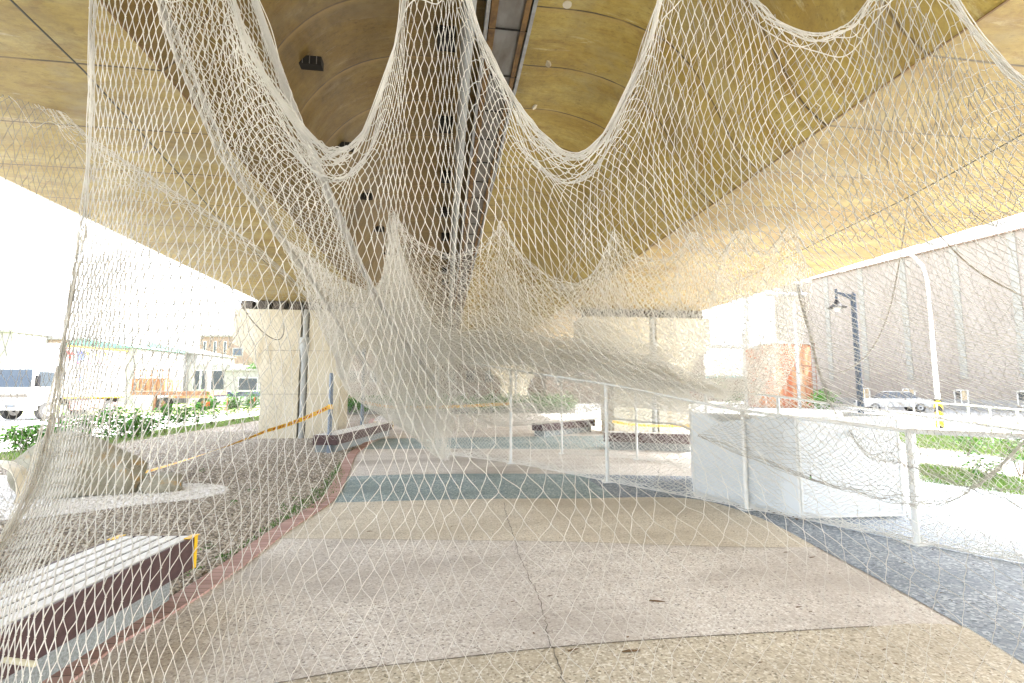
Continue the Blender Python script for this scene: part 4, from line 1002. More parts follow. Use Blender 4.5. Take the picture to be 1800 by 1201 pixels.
# flatbed with rusty crate
def flat(name, px0, px1, D, z0, z1, m, parent, dep=2.2, nm=None): 
    a = groundD(px0, D); c = groundD(px1, D); mid = (a + c) / 2
    return B().box((mid[0], mid[1] + dep / 2, (z0 + z1) / 2), (np.linalg.norm(c - a), dep, z1 - z0), rz=-YAW).done(nm or name, m, parent)
tl_ = empty('flatbed_trailer', label='rusty flatbed trailer standing on the lot behind the shrubs', cat='trailer')
zD = lambda py, D: P(300, py, D)[2]
Dd = 38.0
flat('bed', 232, 372, Dd, zD(695, Dd), zD(688, Dd), M['rust_dark'], tl_, 2.3, 'bed')
flat('bed', 295, 372, Dd - .05, zD(700, Dd), zD(695.5, Dd), M['rust'], tl_, .2, 'side_rail')
for px in (290, 362):
    g = groundD(px, Dd + .3); b = B(); ax = Vector((math.sin(YAW), math.cos(YAW), 0)) * .25
    o = b.cyl(Vector((g[0], g[1], .5)) - ax, Vector((g[0], g[1], .5)) + ax, .5, n=24).done('wheel', M['tyre'], tl_, True)
    B().cyl(Vector((g[0], g[1], .5)) - ax * 1.08, Vector((g[0], g[1], .5)) + ax * 1.08, .26, n=16).done('rim', M['rust_dark'], o, True)
flat('leg', 270, 274, Dd, 0, zD(695, Dd), M['rust_dark'], tl_, .2, 'landing_leg')
cr_ = empty('cargo_crate', label='rusty open-top steel crate standing on the flatbed trailer', cat='crate')
flat('crate', 233, 292, Dd + .1, zD(687.5, Dd), zD(666, Dd), M['rust'], cr_, 1.9, 'side_sheet')
for k in range(7):
    px = 232 + k * 10; flat('rib', px, px + 1.6, Dd + .02, zD(687.5, Dd), zD(650, Dd), M['rust_dark'], cr_, .06, 'rib')
flat('rim', 231, 294, Dd, zD(651.5, Dd), zD(649.5, Dd), M['rust_dark'], cr_, .08, 'top_rail')
flat('rim', 231, 294, Dd, zD(667, Dd), zD(665, Dd), M['rust_dark'], cr_, .03, 'middle_rail')

def building(name, px0, px1, D, top, m, label, roof=None, rh=.3, depth=8, gable=None, group=None, cat='building'):
    r = empty(name, label=label, cat=cat, group=group)
    a = groundD(px0, D); c = groundD(px1, D); w = np.linalg.norm(c - a); zt = P((px0 + px1) / 2, top, D)[2]
    r.location = (a[0], a[1], 0); r.rotation_euler = (0, 0, math.atan2(c[1] - a[1], c[0] - a[0]))
    B().box((w / 2, depth / 2, zt / 2), (w, depth, zt)).done('wall', m, r)
    if gable: B().prism([(-.3, zt + .002), (w + .3, zt + .002), (w * gable[0], zt + gable[1])], (0, depth + .6, 0), origin=(0, -.3, 0)).done('roof', roof or M['plaster'], r)
    elif roof: B().box((w / 2, depth / 2, zt + rh / 2), (w + .5, depth + .5, rh)).done('roof', roof, r)
    s_ = w / (px1 - px0)
    def win(x0, x1, y0, y1, mm=M['window_dark'], nm='window'):
        z0, z1 = P(px0, y1, D)[2], P(px0, y0, D)[2]; xa, xb = (x0 - px0) * s_, (x1 - px0) * s_
        o = B().box(((xa + xb) / 2, -.03, (z0 + z1) / 2), (xb - xa, .08, z1 - z0)).done(nm, M['window_frame'], r)
        B().box(((xa + xb) / 2, -.06, (z0 + z1) / 2), (xb - xa - .12, .06, z1 - z0 - .12)).done('pane', mm, o)
    return r, win
b1, w_ = building('gabled_workshop', 222, 342, 60, 622, M['plaster'], 'white gabled workshop with two small windows behind the rusty crate', gable=(.32, 1.4))
for x in (240, 266): w_(x, x + 6, 633, 640, M['glass'])
b2, w_ = building('open_garage', 330, 402, 56, 640, M['plaster'], 'pale garage building with a dark open bay and white columns, left of the pier')
w_(338, 350, 651, 686, M['window_dark'], 'bay'); w_(352, 364, 651, 686, M['window_dark'], 'bay'); w_(367, 394, 651, 686, M['window_dark'], 'bay')
b3, w_ = building('apartment_building', 345, 500, 78, 592, M['plaster_warm'], 'warm plaster apartment building with windows beyond the garage', roof=M['plaster'])
for x in (352, 370, 388): w_(x, x + 5, 600, 640, M['window_dark'], 'window')
for x in (405, 437, 460):
    for y in (612, 640): w_(x, x + 18, y, y + 14, M['glass'])
b4, w_ = building('low_shopfront', 392, 500, 50, 652, M['plaster'], 'low pale shop row with dark openings just left of the pier', roof=M['plaster'], rh=.2)
w_(418, 452, 664, 687, M['window_dark'], 'shopfront'); w_(455, 490, 664, 687, M['window_dark'], 'shopfront')
b5, _ = building('green_roofed_shed', 100, 235, 52, 612, M['plaster'], 'shed with a green sheet roof showing above the truck box', roof=M['green_roof'], gable=(.25, 1.1))
b6, w_ = building('small_block', 54, 102, 70, 597, M['plaster_warm'], 'small tan block with a flat grey roof above the truck cab', roof=M['galv'], rh=.4)
b7, w_ = building('tall_block', -120, 12, 65, 584, M['plaster'], 'pale block at the left edge behind the truck cab', roof=M['plaster'])
w_(-20, -8, 600, 615, M['glass']); w_(0, 8, 630, 640, M['glass'])
b8, _ = building('teal_annex', 223, 242, 58, 616, M['teal_roof'], 'tiny teal-fronted annex between the truck and the gabled workshop')
car(groundD(385, 44), math.radians(200), 'white van-like car parked by the garage bay', M['truck_white'], 'cars parked near the garage')
car(groundD(440, 44), math.radians(10), 'pale car parked in front of the low shop row beside the pier', M['truck_white'], 'cars parked near the garage')
g = groundD(364, 42); tag(B().cyl((g[0], g[1], 0), (g[0], g[1], 4.2), .22, n=12).done('utility_post', M['plaster']), 'white concrete post before the open garage', 'post')
for i, (px, D, h, lab) in enumerate([(405, 66, 5.2, 'round green tree before the apartment building'), (448, 60, 5.6, 'leafy tree close to the pier capital')]):
    g = groundD(px, D); r = empty('tree', (g[0], g[1], 0), label=lab, cat='tree', group='small trees left of the pier')
    V, Q = leaf_cloud(500, 1.2, .17, 2.6, 150 + i); V[:, :, 2] += h - 3.0; obj('crown', quads_np('crown', V, Q, False), M['leaf2'], r)
    B().tube([(0, 0, 0), (.1, 0, h * .35), (0, .1, h * .7)], [.14, .10, .05], 8).done('trunk', M['stem'], r)

# ------------------------------------------------------------------ NETS
def tubes(paths, r, sides=3):
    """paths [n,k,3] -> verts, quads"""
    paths = np.asarray(paths); n, k, _ = paths.shape
    T = np.gradient(paths, axis=1); T /= np.linalg.norm(T, axis=2, keepdims=True) + 1e-9
    ref = np.array([0.13, 0.97, 0.21]); ref = ref / np.linalg.norm(ref)
    U = np.cross(T, ref); U /= np.linalg.norm(U, axis=2, keepdims=True) + 1e-6; Wv = np.cross(T, U)
    a = np.arange(sides) * 2 * math.pi / sides
    rr = np.broadcast_to(np.asarray(r, float).reshape(-1, 1, 1, 1) if np.ndim(r) else np.full((1, 1, 1, 1), r), (n, 1, 1, 1))
    V = paths[:, :, None, :] + rr * (U[:, :, None, :] * np.cos(a)[:, None] + Wv[:, :, None, :] * np.sin(a)[:, None])
    base = np.arange(n)[:, None, None] * k * sides; j = np.arange(k - 1)[None, :, None] * sides; s = np.arange(sides)[None, None, :]
    s2 = (s + 1) % sides
    Q = np.stack([base + j + s, base + j + s2, base + j + sides + s2, base + j + sides + s], -1).reshape(-1, 4)
    return V.reshape(-1, 3), Q
class Net:
    def __init__(s, name, rows, u, v, r=0.003, jit=0.12, wave=0.4, fold=0.0, ff=3.0, seg=3, m='net', seed=1, world=False, label=None, group=None, rfun=None, knots=0):
        s.rows = np.array([[P(*q) if not world else q for q in row] for row in rows], float)
        s.u = np.array(u, float); s.v = np.array(v, float); s.seed = seed; s.fold = fold; s.ff = ff
        U = int(round(s.u[-1])); Vn = int(round(s.v[-1])); s.U, s.V = U, Vn
        g = np.random.default_rng(seed)
        s.JU = g.normal(0, jit, (2 * Vn + 1, 2 * U + 1)); s.JV = g.normal(0, jit * .8, (2 * Vn + 1, 2 * U + 1))
        # smooth wander of whole rows and columns
        s.ph = g.random((6, 4)) * 6.28; s.jit = jit
        s.JU[:, 0] = 0; s.JU[:, -1] = 0; s.JV[0] = 0; s.JV[-1] = 0
        ii, jj = np.meshgrid(np.arange(2 * U + 1), np.arange(2 * Vn + 1), indexing='xy')
        ev = (ii + jj) % 2 == 0
        st = []
        for sg in (-1, 1):
            ok = ev & (ii + sg >= 0) & (ii + sg <= 2 * U) & (jj < 2 * Vn)
            i0, j0 = ii[ok], jj[ok]; st.append((i0, j0, np.full(len(i0), sg)))
        i0 = np.concatenate([q[0] for q in st]); j0 = np.concatenate([q[1] for q in st]); sg = np.concatenate([q[2] for q in st])
        t = np.linspace(0, 1, seg + 1)[None, :]; sm = (1 - wave) * t + wave * (t * t * (3 - 2 * t))
        uu = i0[:, None] / 2 + sg[:, None] * .5 * sm; vv = j0[:, None] / 2 + .5 * t
        a = s.JU[j0, i0][:, None]; b_ = s.JU[j0 + 1, i0 + sg][:, None]; uu = uu + a * (1 - t) + b_ * t
        a = s.JV[j0, i0][:, None]; b_ = s.JV[j0 + 1, i0 + sg][:, None]; vv = vv + a * (1 - t) + b_ * t
        paths = s.at(uu, vv)
        g2 = np.random.default_rng(seed + 5)
        rad = np.full(len(i0), r) * g2.uniform(.82, 1.15, len(i0))
        if rfun is not None: rad = rad * rfun(i0 / 2, j0 / 2)
        Vx, Q = tubes(paths, rad)
        s.o = obj(name, quads_np(name, Vx, Q), M[m], None, label=label, cat='net', group=group)
        if knots:
            ki, kj = ii[ev], jj[ev]; uu = ki / 2 + s.JU[kj, ki]; vv = kj / 2 + s.JV[kj, ki]; c = s.at(uu, vv); n = len(c)
            kr = r * knots * (rfun(ki / 2, kj / 2) if rfun is not None else np.ones(n)) * g2.uniform(.8, 1.3, n)
            oc = np.array([(1, 0, 0), (0, 1, 0), (-1, 0, 0), (0, -1, 0), (0, 0, 1.3), (0, 0, -1.3)]); of = np.array([(0, 1, 4), (1, 2, 4), (2, 3, 4), (3, 0, 4), (1, 0, 5), (2, 1, 5), (3, 2, 5), (0, 3, 5)])
            KV = c[:, None, :] + oc[None] * kr[:, None, None]; KT = of[None] + (np.arange(n) * 6)[:, None, None]
            obj('knots', tris_np('knots', KV, KT, True), M[m], s.o, kind='stuff')
    def at(s, u, v):
        u = np.clip(u, 0, s.U); v = np.clip(v, 0, s.V); sh = u.shape; u = u.ravel(); v = v.ravel()
        # fine table then bilinear lookup keeps this quick
        if not hasattr(s, 'tab'):
            nu, nv = min(4 * s.U, 700) + 1, min(4 * s.V, 400) + 1
            a = hermite(s.v, s.rows, np.linspace(0, s.V, nv)); s.tab = hermite(s.u, a.transpose(1, 0, 2), np.linspace(0, s.U, nu)).transpose(1, 0, 2)
            if s.fold:
                gy, gx = np.gradient(s.tab, axis=0), np.gradient(s.tab, axis=1); n = np.cross(gx, gy); n /= np.linalg.norm(n, axis=2, keepdims=True) + 1e-9
                X, Y = np.meshgrid(np.linspace(0, s.U, nu), np.linspace(0, s.V, nv), indexing='xy')
                w = 0
                for k in range(6):
                    w = w + np.sin(X / s.ff * (.5 + .35 * k) + s.ph[k, 0] + Y * .08 * math.sin(s.ph[k, 1])) / (1 + .4 * k)
                env = np.minimum(1, np.minimum(Y, s.V - Y) / (s.V * .15) + .15)
                s.tab = s.tab + n * (s.fold * w * env)[:, :, None]
        nv, nu = s.tab.shape[:2]; x = u / s.U * (nu - 1); y = v / s.V * (nv - 1)
        i = np.clip(x.astype(int), 0, nu - 2); j = np.clip(y.astype(int), 0, nv - 2); fx = (x - i)[:, None]; fy = (y - j)[:, None]
        q = (s.tab[j, i] * (1 - fx) + s.tab[j, i + 1] * fx) * (1 - fy) + (s.tab[j + 1, i] * (1 - fx) + s.tab[j + 1, i + 1] * fx) * fy
        return q.reshape(*sh, 3)
    def hem(s, edge, r, n=1, spread=0.0, m='net', name='hem_cord', u0=0, u1=1, sub=6):
        """a rope, or a bundle of gathered strands, along one edge"""
        g = np.random.default_rng(s.seed + 11)
        Lx = s.U if edge in ('top', 'bottom') else s.V
        t = np.linspace(u0, u1, int(Lx * sub * (u1 - u0)) + 2)
        out = []
        for k in range(n):
            off = abs(g.normal(0, spread)) if n > 1 else 0
            ph = g.random(3) * 6.28; wob = off * (1 + .7 * np.sin(t * Lx * .35 + ph[0])) + (spread * .35 * np.sin(t * Lx * 1.3 + ph[1]) if n > 1 else 0)
            wob = np.abs(wob)
            if edge == 'top': q = s.at(t * s.U, wob)
            elif edge == 'bottom': q = s.at(t * s.U, s.V - wob)
            elif edge == 'left': q = s.at(wob, t * s.V)
            else: q = s.at(s.U - wob, t * s.V)
            if n > 1:
                dr = g.normal(0, 1, (3, 3)); tt = t[:, None] * Lx
                q = q + r * 2.2 * (dr[0] + dr[1] * np.sin(tt * .22 + ph[0]) + dr[2] * np.sin(tt * .6 + ph[2]))
            out.append(q)
        V, Q = tubes(np.array(out), r, 5)
        return obj(name, quads_np(name, V, Q), M[m], s.o)
# --- A: the near curtain
top = [(155, -90, 2.25), (185, -70, 2.2), (250, -50, 2.2), (330, -60, 2.2), (400, -40, 2.2), (432, 60, 2.2), (480, 150, 2.2), (540, 228, 2.2), (592, 262, 2.2), (645, 222, 2.2), (680, 130, 2.2), (702, 40, 2.2), (716, -40, 2.2), (765, -70, 2.2),
       (812, -50, 2.2), (838, 40, 2.2), (880, 130, 2.2), (935, 215, 2.2), (990, 268, 2.2), (1050, 248, 2.2), (1100, 165, 2.2), (1140, 70, 2.2), (1165, -30, 2.2), (1235, -70, 2.2), (1310, -20, 2.2), (1365, 35, 2.2), (1425, 58, 2.2), (1490, 42, 2.2), (1545, -20, 2.2), (1640, -50, 2.1), (1720, 60, 2.1), (1800, 140, 2.1), (1890, 150, 2.1), (1980, 60, 2.1)]
ucell = [0, 3, 7, 12, 17, 19, 22, 25, 28, 31, 34, 36, 38, 42, 46, 48, 51, 54, 57, 60, 63, 66, 68, 72, 76, 79, 82, 85, 88, 92, 95, 98, 101, 104]
ux = np.array(ucell, float)
def xmap(u, a): return np.interp(u, [q[0] for q in a], [q[1] for q in a])
r1 = [(138, 0), (17, 0)]
row_mid = [(xmap(u, [(0, 146), (12, 290), (17, 390), (28, 590), (42, 765), (57, 990), (72, 1235), (82, 1430), (104, 2020)]), 300 + 60 * math.sin(u * .2) * 0, 2.15) for u in ux]
row_m2 = [(xmap(u, [(0, 110), (12, 235), (17, 330), (28, 560), (42, 810), (57, 1120), (72, 1470), (82, 1740), (104, 2550)]), 560, 1.9) for u in ux]
row_3 = [(xmap(u, [(0, 58), (12, 170), (17, 255), (28, 500), (35, 710), (42, 960), (57, 1560), (72, 2250), (82, 2750), (104, 4000)]), 830, 1.5) for u in ux]
row_4 = [(xmap(u, [(0, -60), (12, 90), (17, 190), (28, 440), (35, 690), (42, 1010), (57, 1800), (72, 2650), (82, 3300), (104, 4800)]), 1060, 1.22) for u in ux]
row_5 = [(xmap(u, [(0, -160), (12, 40), (17, 150), (28, 420), (35, 700), (42, 1060), (57, 1950), (72, 2950), (82, 3700), (104, 5400)]), 1330, 1.05) for u in ux]
# the sheet's rows that lie close under the scallops
row_0b = [((t[0] * .8 + m_[0] * .2), t[1] * .75 + m_[1] * .25 + (0 if t[1] < 200 else 30), 2.18) for t, m_ in zip(top, row_mid)]
rows = [top, row_0b, row_mid, row_m2, row_3, row_4, row_5]
for k in range(2, len(rows)):
    rows[k] = [(x, max(y, rows[k - 1][i][1] + 30), d_) for i, (x, y, d_) in enumerate(rows[k])]
uc2 = [int(round(q * 1.25)) for q in ucell]
A = Net('net', rows, uc2, [0, 2, 8, 14, 19, 23, 27], r=0.0021, knots=1.9, rfun=lambda u, v: np.clip(1.0 - (v - 11) * .040, .38, 1.0) * np.where(v > 11, np.clip(1.85 - u / 32, .68, 1.6), 1.0) * np.where(u > 75, .9, 1.0), jit=0.07, wave=.55, fold=.012, ff=5, seg=4, seed=3, label='nearest beige net curtain with big diamond meshes, hung in deep scallops right before the camera', group='beige nets hung under the overpass')
A.hem('top', 0.0026, 9, .32)
A.hem('top', 0.0024, 16, .9, u0=.165, u1=.28)
A.hem('top', 0.0024, 12, .7, u0=.44, u1=.55)
A.hem('top', 0.0024, 8, .6, u0=.55, u1=.62)
A.hem('top', 0.0035, 1)
A.hem('left', 0.0020, 9, .5)
# --- gathered folds of the near curtain running down from the top left
GRP = 'beige nets hung under the overpass'
def lerp_rows(a, b_, t, dz=0.0):
    return [(x0 * (1 - t) + x1 * t, y0 * (1 - t) + y1 * t + dz, d0_ * (1 - t) + d1_ * t) for (x0, y0, d0_), (x1, y1, d1_) in zip(a, b_)]
# C: long funnel from the near top left back to the far bunch
Lc = [(255, -60, 2.3), (330, 140, 2.9), (398, 285, 3.8), (478, 400, 5.0), (560, 515, 6.6), (622, 612, 8.2), (690, 690, 9.6)]
Rc = [(425, -60, 2.25), (505, 170, 2.5), (560, 300, 3.1), (604, 400, 4.1), (645, 490, 5.6), (700, 585, 7.6), (770, 680, 9.8)]
rows = []
for l, r_ in zip(Lc, Rc):
    m1 = tuple(l[k] * .93 + r_[k] * .07 for k in range(3)); m2 = tuple(l[k] * .45 + r_[k] * .55 for k in range(3)); m3 = tuple(l[k] * .22 + r_[k] * .78 for k in range(3))
    m2 = (m2[0] - 4, m2[1] + 8, m2[2] + .15)
    rows.append([l, m1, m2, m3, r_])
C_ = Net('net', rows, [0, 9, 17, 21, 42], [0, 9, 16, 24, 34, 44, 52], r=0.0026, jit=.16, wave=.4, fold=.015, ff=3, seg=3, seed=5, label='gathered beige net funnel running from the top left to the bunch by the pier', group=GRP)
C_.hem('left', .0024, 9, 1.3, m='net_far')
C_.hem('right', .0024, 18, 3.2, m='net_far')
# D: outer net beyond the left hem, falling over the gravel
tp = [(-260, -140, 4.3), (-120, 10, 4.5), (0, 100, 4.7), (75, 165, 4.9), (150, 232, 5.1), (300, 330, 5.8), (450, 432, 6.8), (580, 560, 8.4), (660, 660, 9.6)]
bt = [(-420, 1010, 4.0), (-240, 1000, 4.2), (-60, 985, 4.4), (40, 940, 4.9), (110, 880, 5.6), (300, 800, 7.4), (470, 770, 8.8), (620, 775, 9.6), (700, 770, 9.9)]
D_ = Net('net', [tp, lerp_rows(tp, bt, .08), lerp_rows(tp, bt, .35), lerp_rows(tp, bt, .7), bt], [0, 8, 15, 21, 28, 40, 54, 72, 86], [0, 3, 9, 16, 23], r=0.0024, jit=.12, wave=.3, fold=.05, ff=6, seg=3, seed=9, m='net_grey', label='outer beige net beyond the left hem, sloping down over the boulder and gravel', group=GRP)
D_.hem('top', .0026, 14, .8)
# E: far net hung in small scallops
st = [(640, 500, 8.6), (660, 506, 8.7), (676, 470, 8.8), (686, 368, 9.0), (712, 405, 9.0), (750, 432, 9.0), (800, 446, 9.0), (845, 430, 9.0), (870, 405, 9.0), (881, 388, 9.0), (900, 425, 9.0), (940, 468, 9.0), (1000, 497, 9.0), (1042, 478, 9.0), (1068, 430, 9.0), (1080, 404, 9.0),
      (1105, 440, 9.0), (1150, 456, 9.0), (1195, 438, 9.0), (1219, 405, 9.0), (1245, 436, 9.0), (1275, 436, 9.0), (1301, 400, 8.9), (1330, 436, 8.8), (1360, 432, 8.7), (1386, 398, 8.6), (1420, 470, 8.4)]
us = [0, 8, 14, 22, 28, 34, 40, 46, 52, 58, 64, 72, 80, 88, 96, 102, 108, 116, 124, 130, 136, 142, 148, 154, 160, 166, 176]
def along(poly, f):
    p = np.array(poly, float); t = np.r_[0, np.cumsum(np.abs(np.diff(p[:, 0])))]; t /= t[-1]; return [tuple(np.array([np.interp(x, t, p[:, k]) for k in range(3)])) for x in f]
fu = np.array(us) / us[-1]
railF = [(px, py, dist(g)) for (px, py), g in zip([(785, 628), (901, 650), (1075, 675), (1317, 722), (1617, 758)], FR)]
railB = [(px, py, dist(g)) for (px, py), g in zip([(988, 640), (1120, 668), (1240, 684), (1367, 697), (1600, 730)], RR)]
b1_ = along([(700, 640, 11.5)] + railF[:4], fu); b2_ = along([(760, 640, 12.5)] + railB[:4], fu)
us2 = [int(q * .66) for q in us]
E1 = Net('net', [st, lerp_rows(st, b1_, .25, 12), lerp_rows(st, b1_, .6, 25), b1_], us2, [0, 7, 20, 36], r=0.0044, jit=.20, wave=.2, fold=.03, ff=9, seg=2, seed=11, m='net_far', label='far beige net hung in small scallops, falling onto the near rail of the frame', group=GRP)
E1.hem('top', .0035, 7, .9, sub=2)
st2 = [(x + 14, y * .45 + 290 + 18 * math.sin(x * .03), d_ + .5) for x, y, d_ in st]
E2 = Net('net', [st2, lerp_rows(st2, b2_, .3, 40), lerp_rows(st2, b2_, .65, 30), b2_], us2, [0, 7, 20, 36], r=0.0046, jit=.22, wave=.2, fold=.03, ff=11, seg=2, seed=13, m='net_far', label='second far beige net layered behind the first, falling onto the rear rail of the frame', group=GRP)
# F: dense bunch of net gathered at the left rear
f0 = [(486, 412, 6.6), (530, 440, 7.2), (580, 478, 8.0), (620, 500, 8.4), (655, 508, 8.8), (680, 460, 9.0), (690, 378, 9.0), (705, 440, 9.2), (735, 520, 9.6), (770, 590, 10.2)]
f1_ = [(580, 610, 8.2), (598, 620, 8.4), (620, 620, 8.6), (648, 620, 8.8), (672, 625, 9.0), (695, 625, 9.2), (715, 620, 9.4), (740, 625, 9.7), (765, 640, 10.2), (800, 655, 10.8)]
f2_ = [(590, 650, 8.5), (612, 690, 8.6), (640, 712, 8.8), (665, 728, 9.0), (690, 745, 9.2), (712, 758, 9.5), (735, 775, 9.8), (752, 792, 10.0), (768, 804, 10.2), (784, 811, 10.4)]
uf = [0, 10, 20, 30, 40, 50, 62, 74, 86, 98]
for k_, (dd_, sd, off) in enumerate(((0, 21, 0), (.7, 22, 6))):
    rr_ = [[(x + off * (1 if j else .4), y + (off * .8 if j == 1 else 0), d_ + dd_) for x, y, d_ in row] for j, row in enumerate((f0, f1_, f2_))]
    Fn = Net('net', rr_, uf, [0, 18, 34], r=0.0040, jit=.22, wave=.2, fold=.035, ff=4 + k_, seg=2, seed=sd, m='net_far', label=['front layer of the dense net bunch gathered left of the frame', 'rear layer of the dense net bunch gathered left of the frame'][k_], group=GRP)
    if k_ == 0: Fn.hem('bottom', .003, 8, .8, sub=2)
# H-canopy: net lying across the frame between bunch, rails and sagging
cA = [(640, 560, 8.4)] + [(x, y - 6, d_) for x, y, d_ in railF[:4]]; cA = along([(700, 590, 9.5), (785, 606, 10.2), (900, 600, 8.6), (1040, 622, 7.8), (1150, 655, 7.2), (1260, 700, 6.7)], np.linspace(0, 1, 11))
cB = along([(720, 640, 12.4), (860, 640, 12.6), (1000, 648, 12.2), (1120, 668, 11.1), (1240, 684, 9.6), (1290, 692, 8.9)], np.linspace(0, 1, 11))
cm = [(x, y + 8, d_) for x, y, d_ in lerp_rows(cA, cB, .5)]
Cn = Net('net', [cA, cm, cB], list(np.linspace(0, 90, 11)), [0, 14, 30], r=0.0042, jit=.25, wave=.2, fold=.012, ff=6, seg=2, seed=31, m='net_far', label='beige net canopy lying almost level over the top of the white frame', group=GRP)
cC = [(x + 10, y - 22, d_ - .3) for x, y, d_ in cA]
Cn2 = Net('net', [cC, [(x, y - 8, d_) for x, y, d_ in cm], cB], list(np.linspace(0, 96, 11)), [0, 15, 32], r=0.0042, jit=.3, wave=.2, fold=.015, ff=7, seg=2, seed=33, m='net_far', label='upper layer of the level net canopy, just above the white frame', group=GRP)
# S: sagging hammock nets inside the frame
s0 = along([(785, 630, 12.4), (901, 652, 10.6), (1075, 678, 8.3), (1317, 724, 6.5)], np.linspace(0, 1, 9))
s1 = along([(790, 700, 12.0), (835, 742, 11.4), (900, 750, 11.0), (1000, 742, 10.4), (1060, 737, 9.8), (1200, 748, 8.2), (1260, 772, 7.2), (1320, 745, 6.8)], np.linspace(0, 1, 9))
S1 = Net('net', [s0, lerp_rows(s0, s1, .55), s1], list(np.linspace(0, 86, 9)), [0, 10, 20], r=0.0040, jit=.2, wave=.3, fold=.03, ff=6, seg=2, seed=41, m='net_far', label='net slung like a hammock inside the left half of the white frame', group=GRP)
S1.hem('bottom', .003, 8, .6, sub=2)
# G: white side nets of the frame down to the ground
def side_net(tops, bots, us_, vs, seed, label, jit=.14, fold=.02):
    top_ = [tuple(t) for t in tops]; bot = [(g[0], g[1], .02) for g in bots]; mid = [tuple(np.array(a) * .45 + np.array(c) * .55) for a, c in zip(top_, bot)]
    n = Net('net', [top_, mid, bot], us_, [0, vs * .5, vs], r=0.0030, jit=jit, wave=.35, fold=fold, ff=6, seg=2, seed=seed, m='net_white', world=True, label=label, group='white nets laced to the frame')
    n.hem('bottom', .007, 1, m='net_white', sub=2); n.hem('bottom', .003, 10, .8, m='net_white', sub=3); return n
fout = [g + np.array([.10, -.16, 0]) for g in FR]
g0 = onZ(805, 797); 
side_net(FT, fout, [0, 24, 48, 74, 96], 22, 51, 'white net laced to the near side of the frame down to the ground')
side_net(RT[:5], [g + np.array([.05, -.05, 0]) for g in RR[:5]], [0, 18, 40, 56, 80], 20, 52, 'white net laced to the rear side of the frame, behind the boards')
endg = np.array([end[0], end[1], 0]); mid_g = (fout[-1] + endg) / 2
side_net([FT[-1], (FT[-1] + end) / 2, end], [fout[-1], mid_g + np.array([0, -.12, 0]), endg + np.array([0, -.2, 0])], [0, 12, 24], 16, 53, 'white net at the right end of the frame lying along the blue-grey ground')
# H: nets swooping down on the right
h0 = [(1340, 600, 8.2), (1385, 505, 7.8), (1440, 520, 7.6), (1510, 470, 7.5), (1560, 400, 7.45), (1595, 342, 7.4), (1630, 400, 7.0), (1700, 482, 6.2), (1800, 522, 5.4), (1900, 530, 4.9), (2020, 500, 4.5)]
h2 = [(1225, 768, 6.3), (1300, 800, 5.8), (1417, 843, 5.1), (1480, 862, 4.8), (1545, 880, 4.5), (1600, 892, 4.3), (1650, 890, 4.1), (1710, 858, 4.0), (1780, 800, 3.9), (1860, 720, 3.8), (1980, 600, 3.7)]
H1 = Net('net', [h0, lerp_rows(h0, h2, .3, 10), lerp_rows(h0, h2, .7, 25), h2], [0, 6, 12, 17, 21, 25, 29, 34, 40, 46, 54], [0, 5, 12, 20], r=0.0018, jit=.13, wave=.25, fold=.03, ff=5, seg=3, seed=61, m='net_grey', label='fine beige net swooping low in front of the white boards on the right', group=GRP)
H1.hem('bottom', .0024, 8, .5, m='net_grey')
h3 = [(1400, 500, 7.6), (1412, 500, 7.6), (1450, 500, 7.5), (1500, 480, 7.3), (1600, 440, 6.6), (1750, 380, 5.6), (1900, 350, 4.8)]
h4 = [(1425, 600, 7.2), (1450, 690, 6.8), (1480, 748, 6.3), (1520, 800, 5.8), (1575, 818, 5.3), (1700, 860, 4.6), (1900, 940, 3.9)]
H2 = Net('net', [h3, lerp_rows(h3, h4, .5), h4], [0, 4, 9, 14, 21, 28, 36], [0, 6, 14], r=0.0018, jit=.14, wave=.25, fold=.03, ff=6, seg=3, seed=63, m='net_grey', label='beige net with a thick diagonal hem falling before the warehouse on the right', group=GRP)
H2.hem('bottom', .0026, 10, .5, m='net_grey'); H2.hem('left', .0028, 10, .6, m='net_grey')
# ropes
def rope(pxs, r, label):
    c = [P(*q) for q in pxs]; c = np.array(c); t = np.linspace(0, 1, len(c)); q = hermite(t, c, np.linspace(0, 1, len(c) * 8)); b = B(); b.tube([Vector(x) for x in q], r, 6)
    tag(b.done('rope', M['rope'], None, True), label, 'rope', 'slack grey ropes')
rope([(1598, 340, 7.4), (1586, 430, 7.3), (1565, 540, 7.1), (1535, 610, 6.9), (1500, 645, 6.7), (1470, 656, 6.6), (1452, 648, 6.5)], .009, 'slack grey rope hanging from the right wire in front of the dark street lamp')
rope([(1600, 342, 7.4), (1640, 400, 7.0), (1700, 463, 6.4), (1760, 502, 5.9), (1850, 545, 5.3)], .010, 'grey rope running off to the right edge above the warehouse wall')
rope([(258, 205, 4.7), (256, 228, 4.7), (258, 250, 4.7), (248, 265, 4.75), (228, 268, 4.8)], .008, 'short rope end curling down from the left wire')
rope([(402, 500, 8.5), (440, 560, 9.0), (470, 590, 9.3), (490, 597, 9.5), (499, 580, 9.6), (494, 535, 9.7)], .010, 'slack rope loop in front of the left pier capital')
# small wooden toggle in the near net
g = [P(8, 1160, 1.30), P(62, 1168, 1.30)]
tag(B().cyl(tuple(g[0]), tuple(g[1]), .007, n=10).done('wooden_toggle', M['bamboo'], None, True), 'short pale wooden stick caught in the near net at the lower left', 'stick')

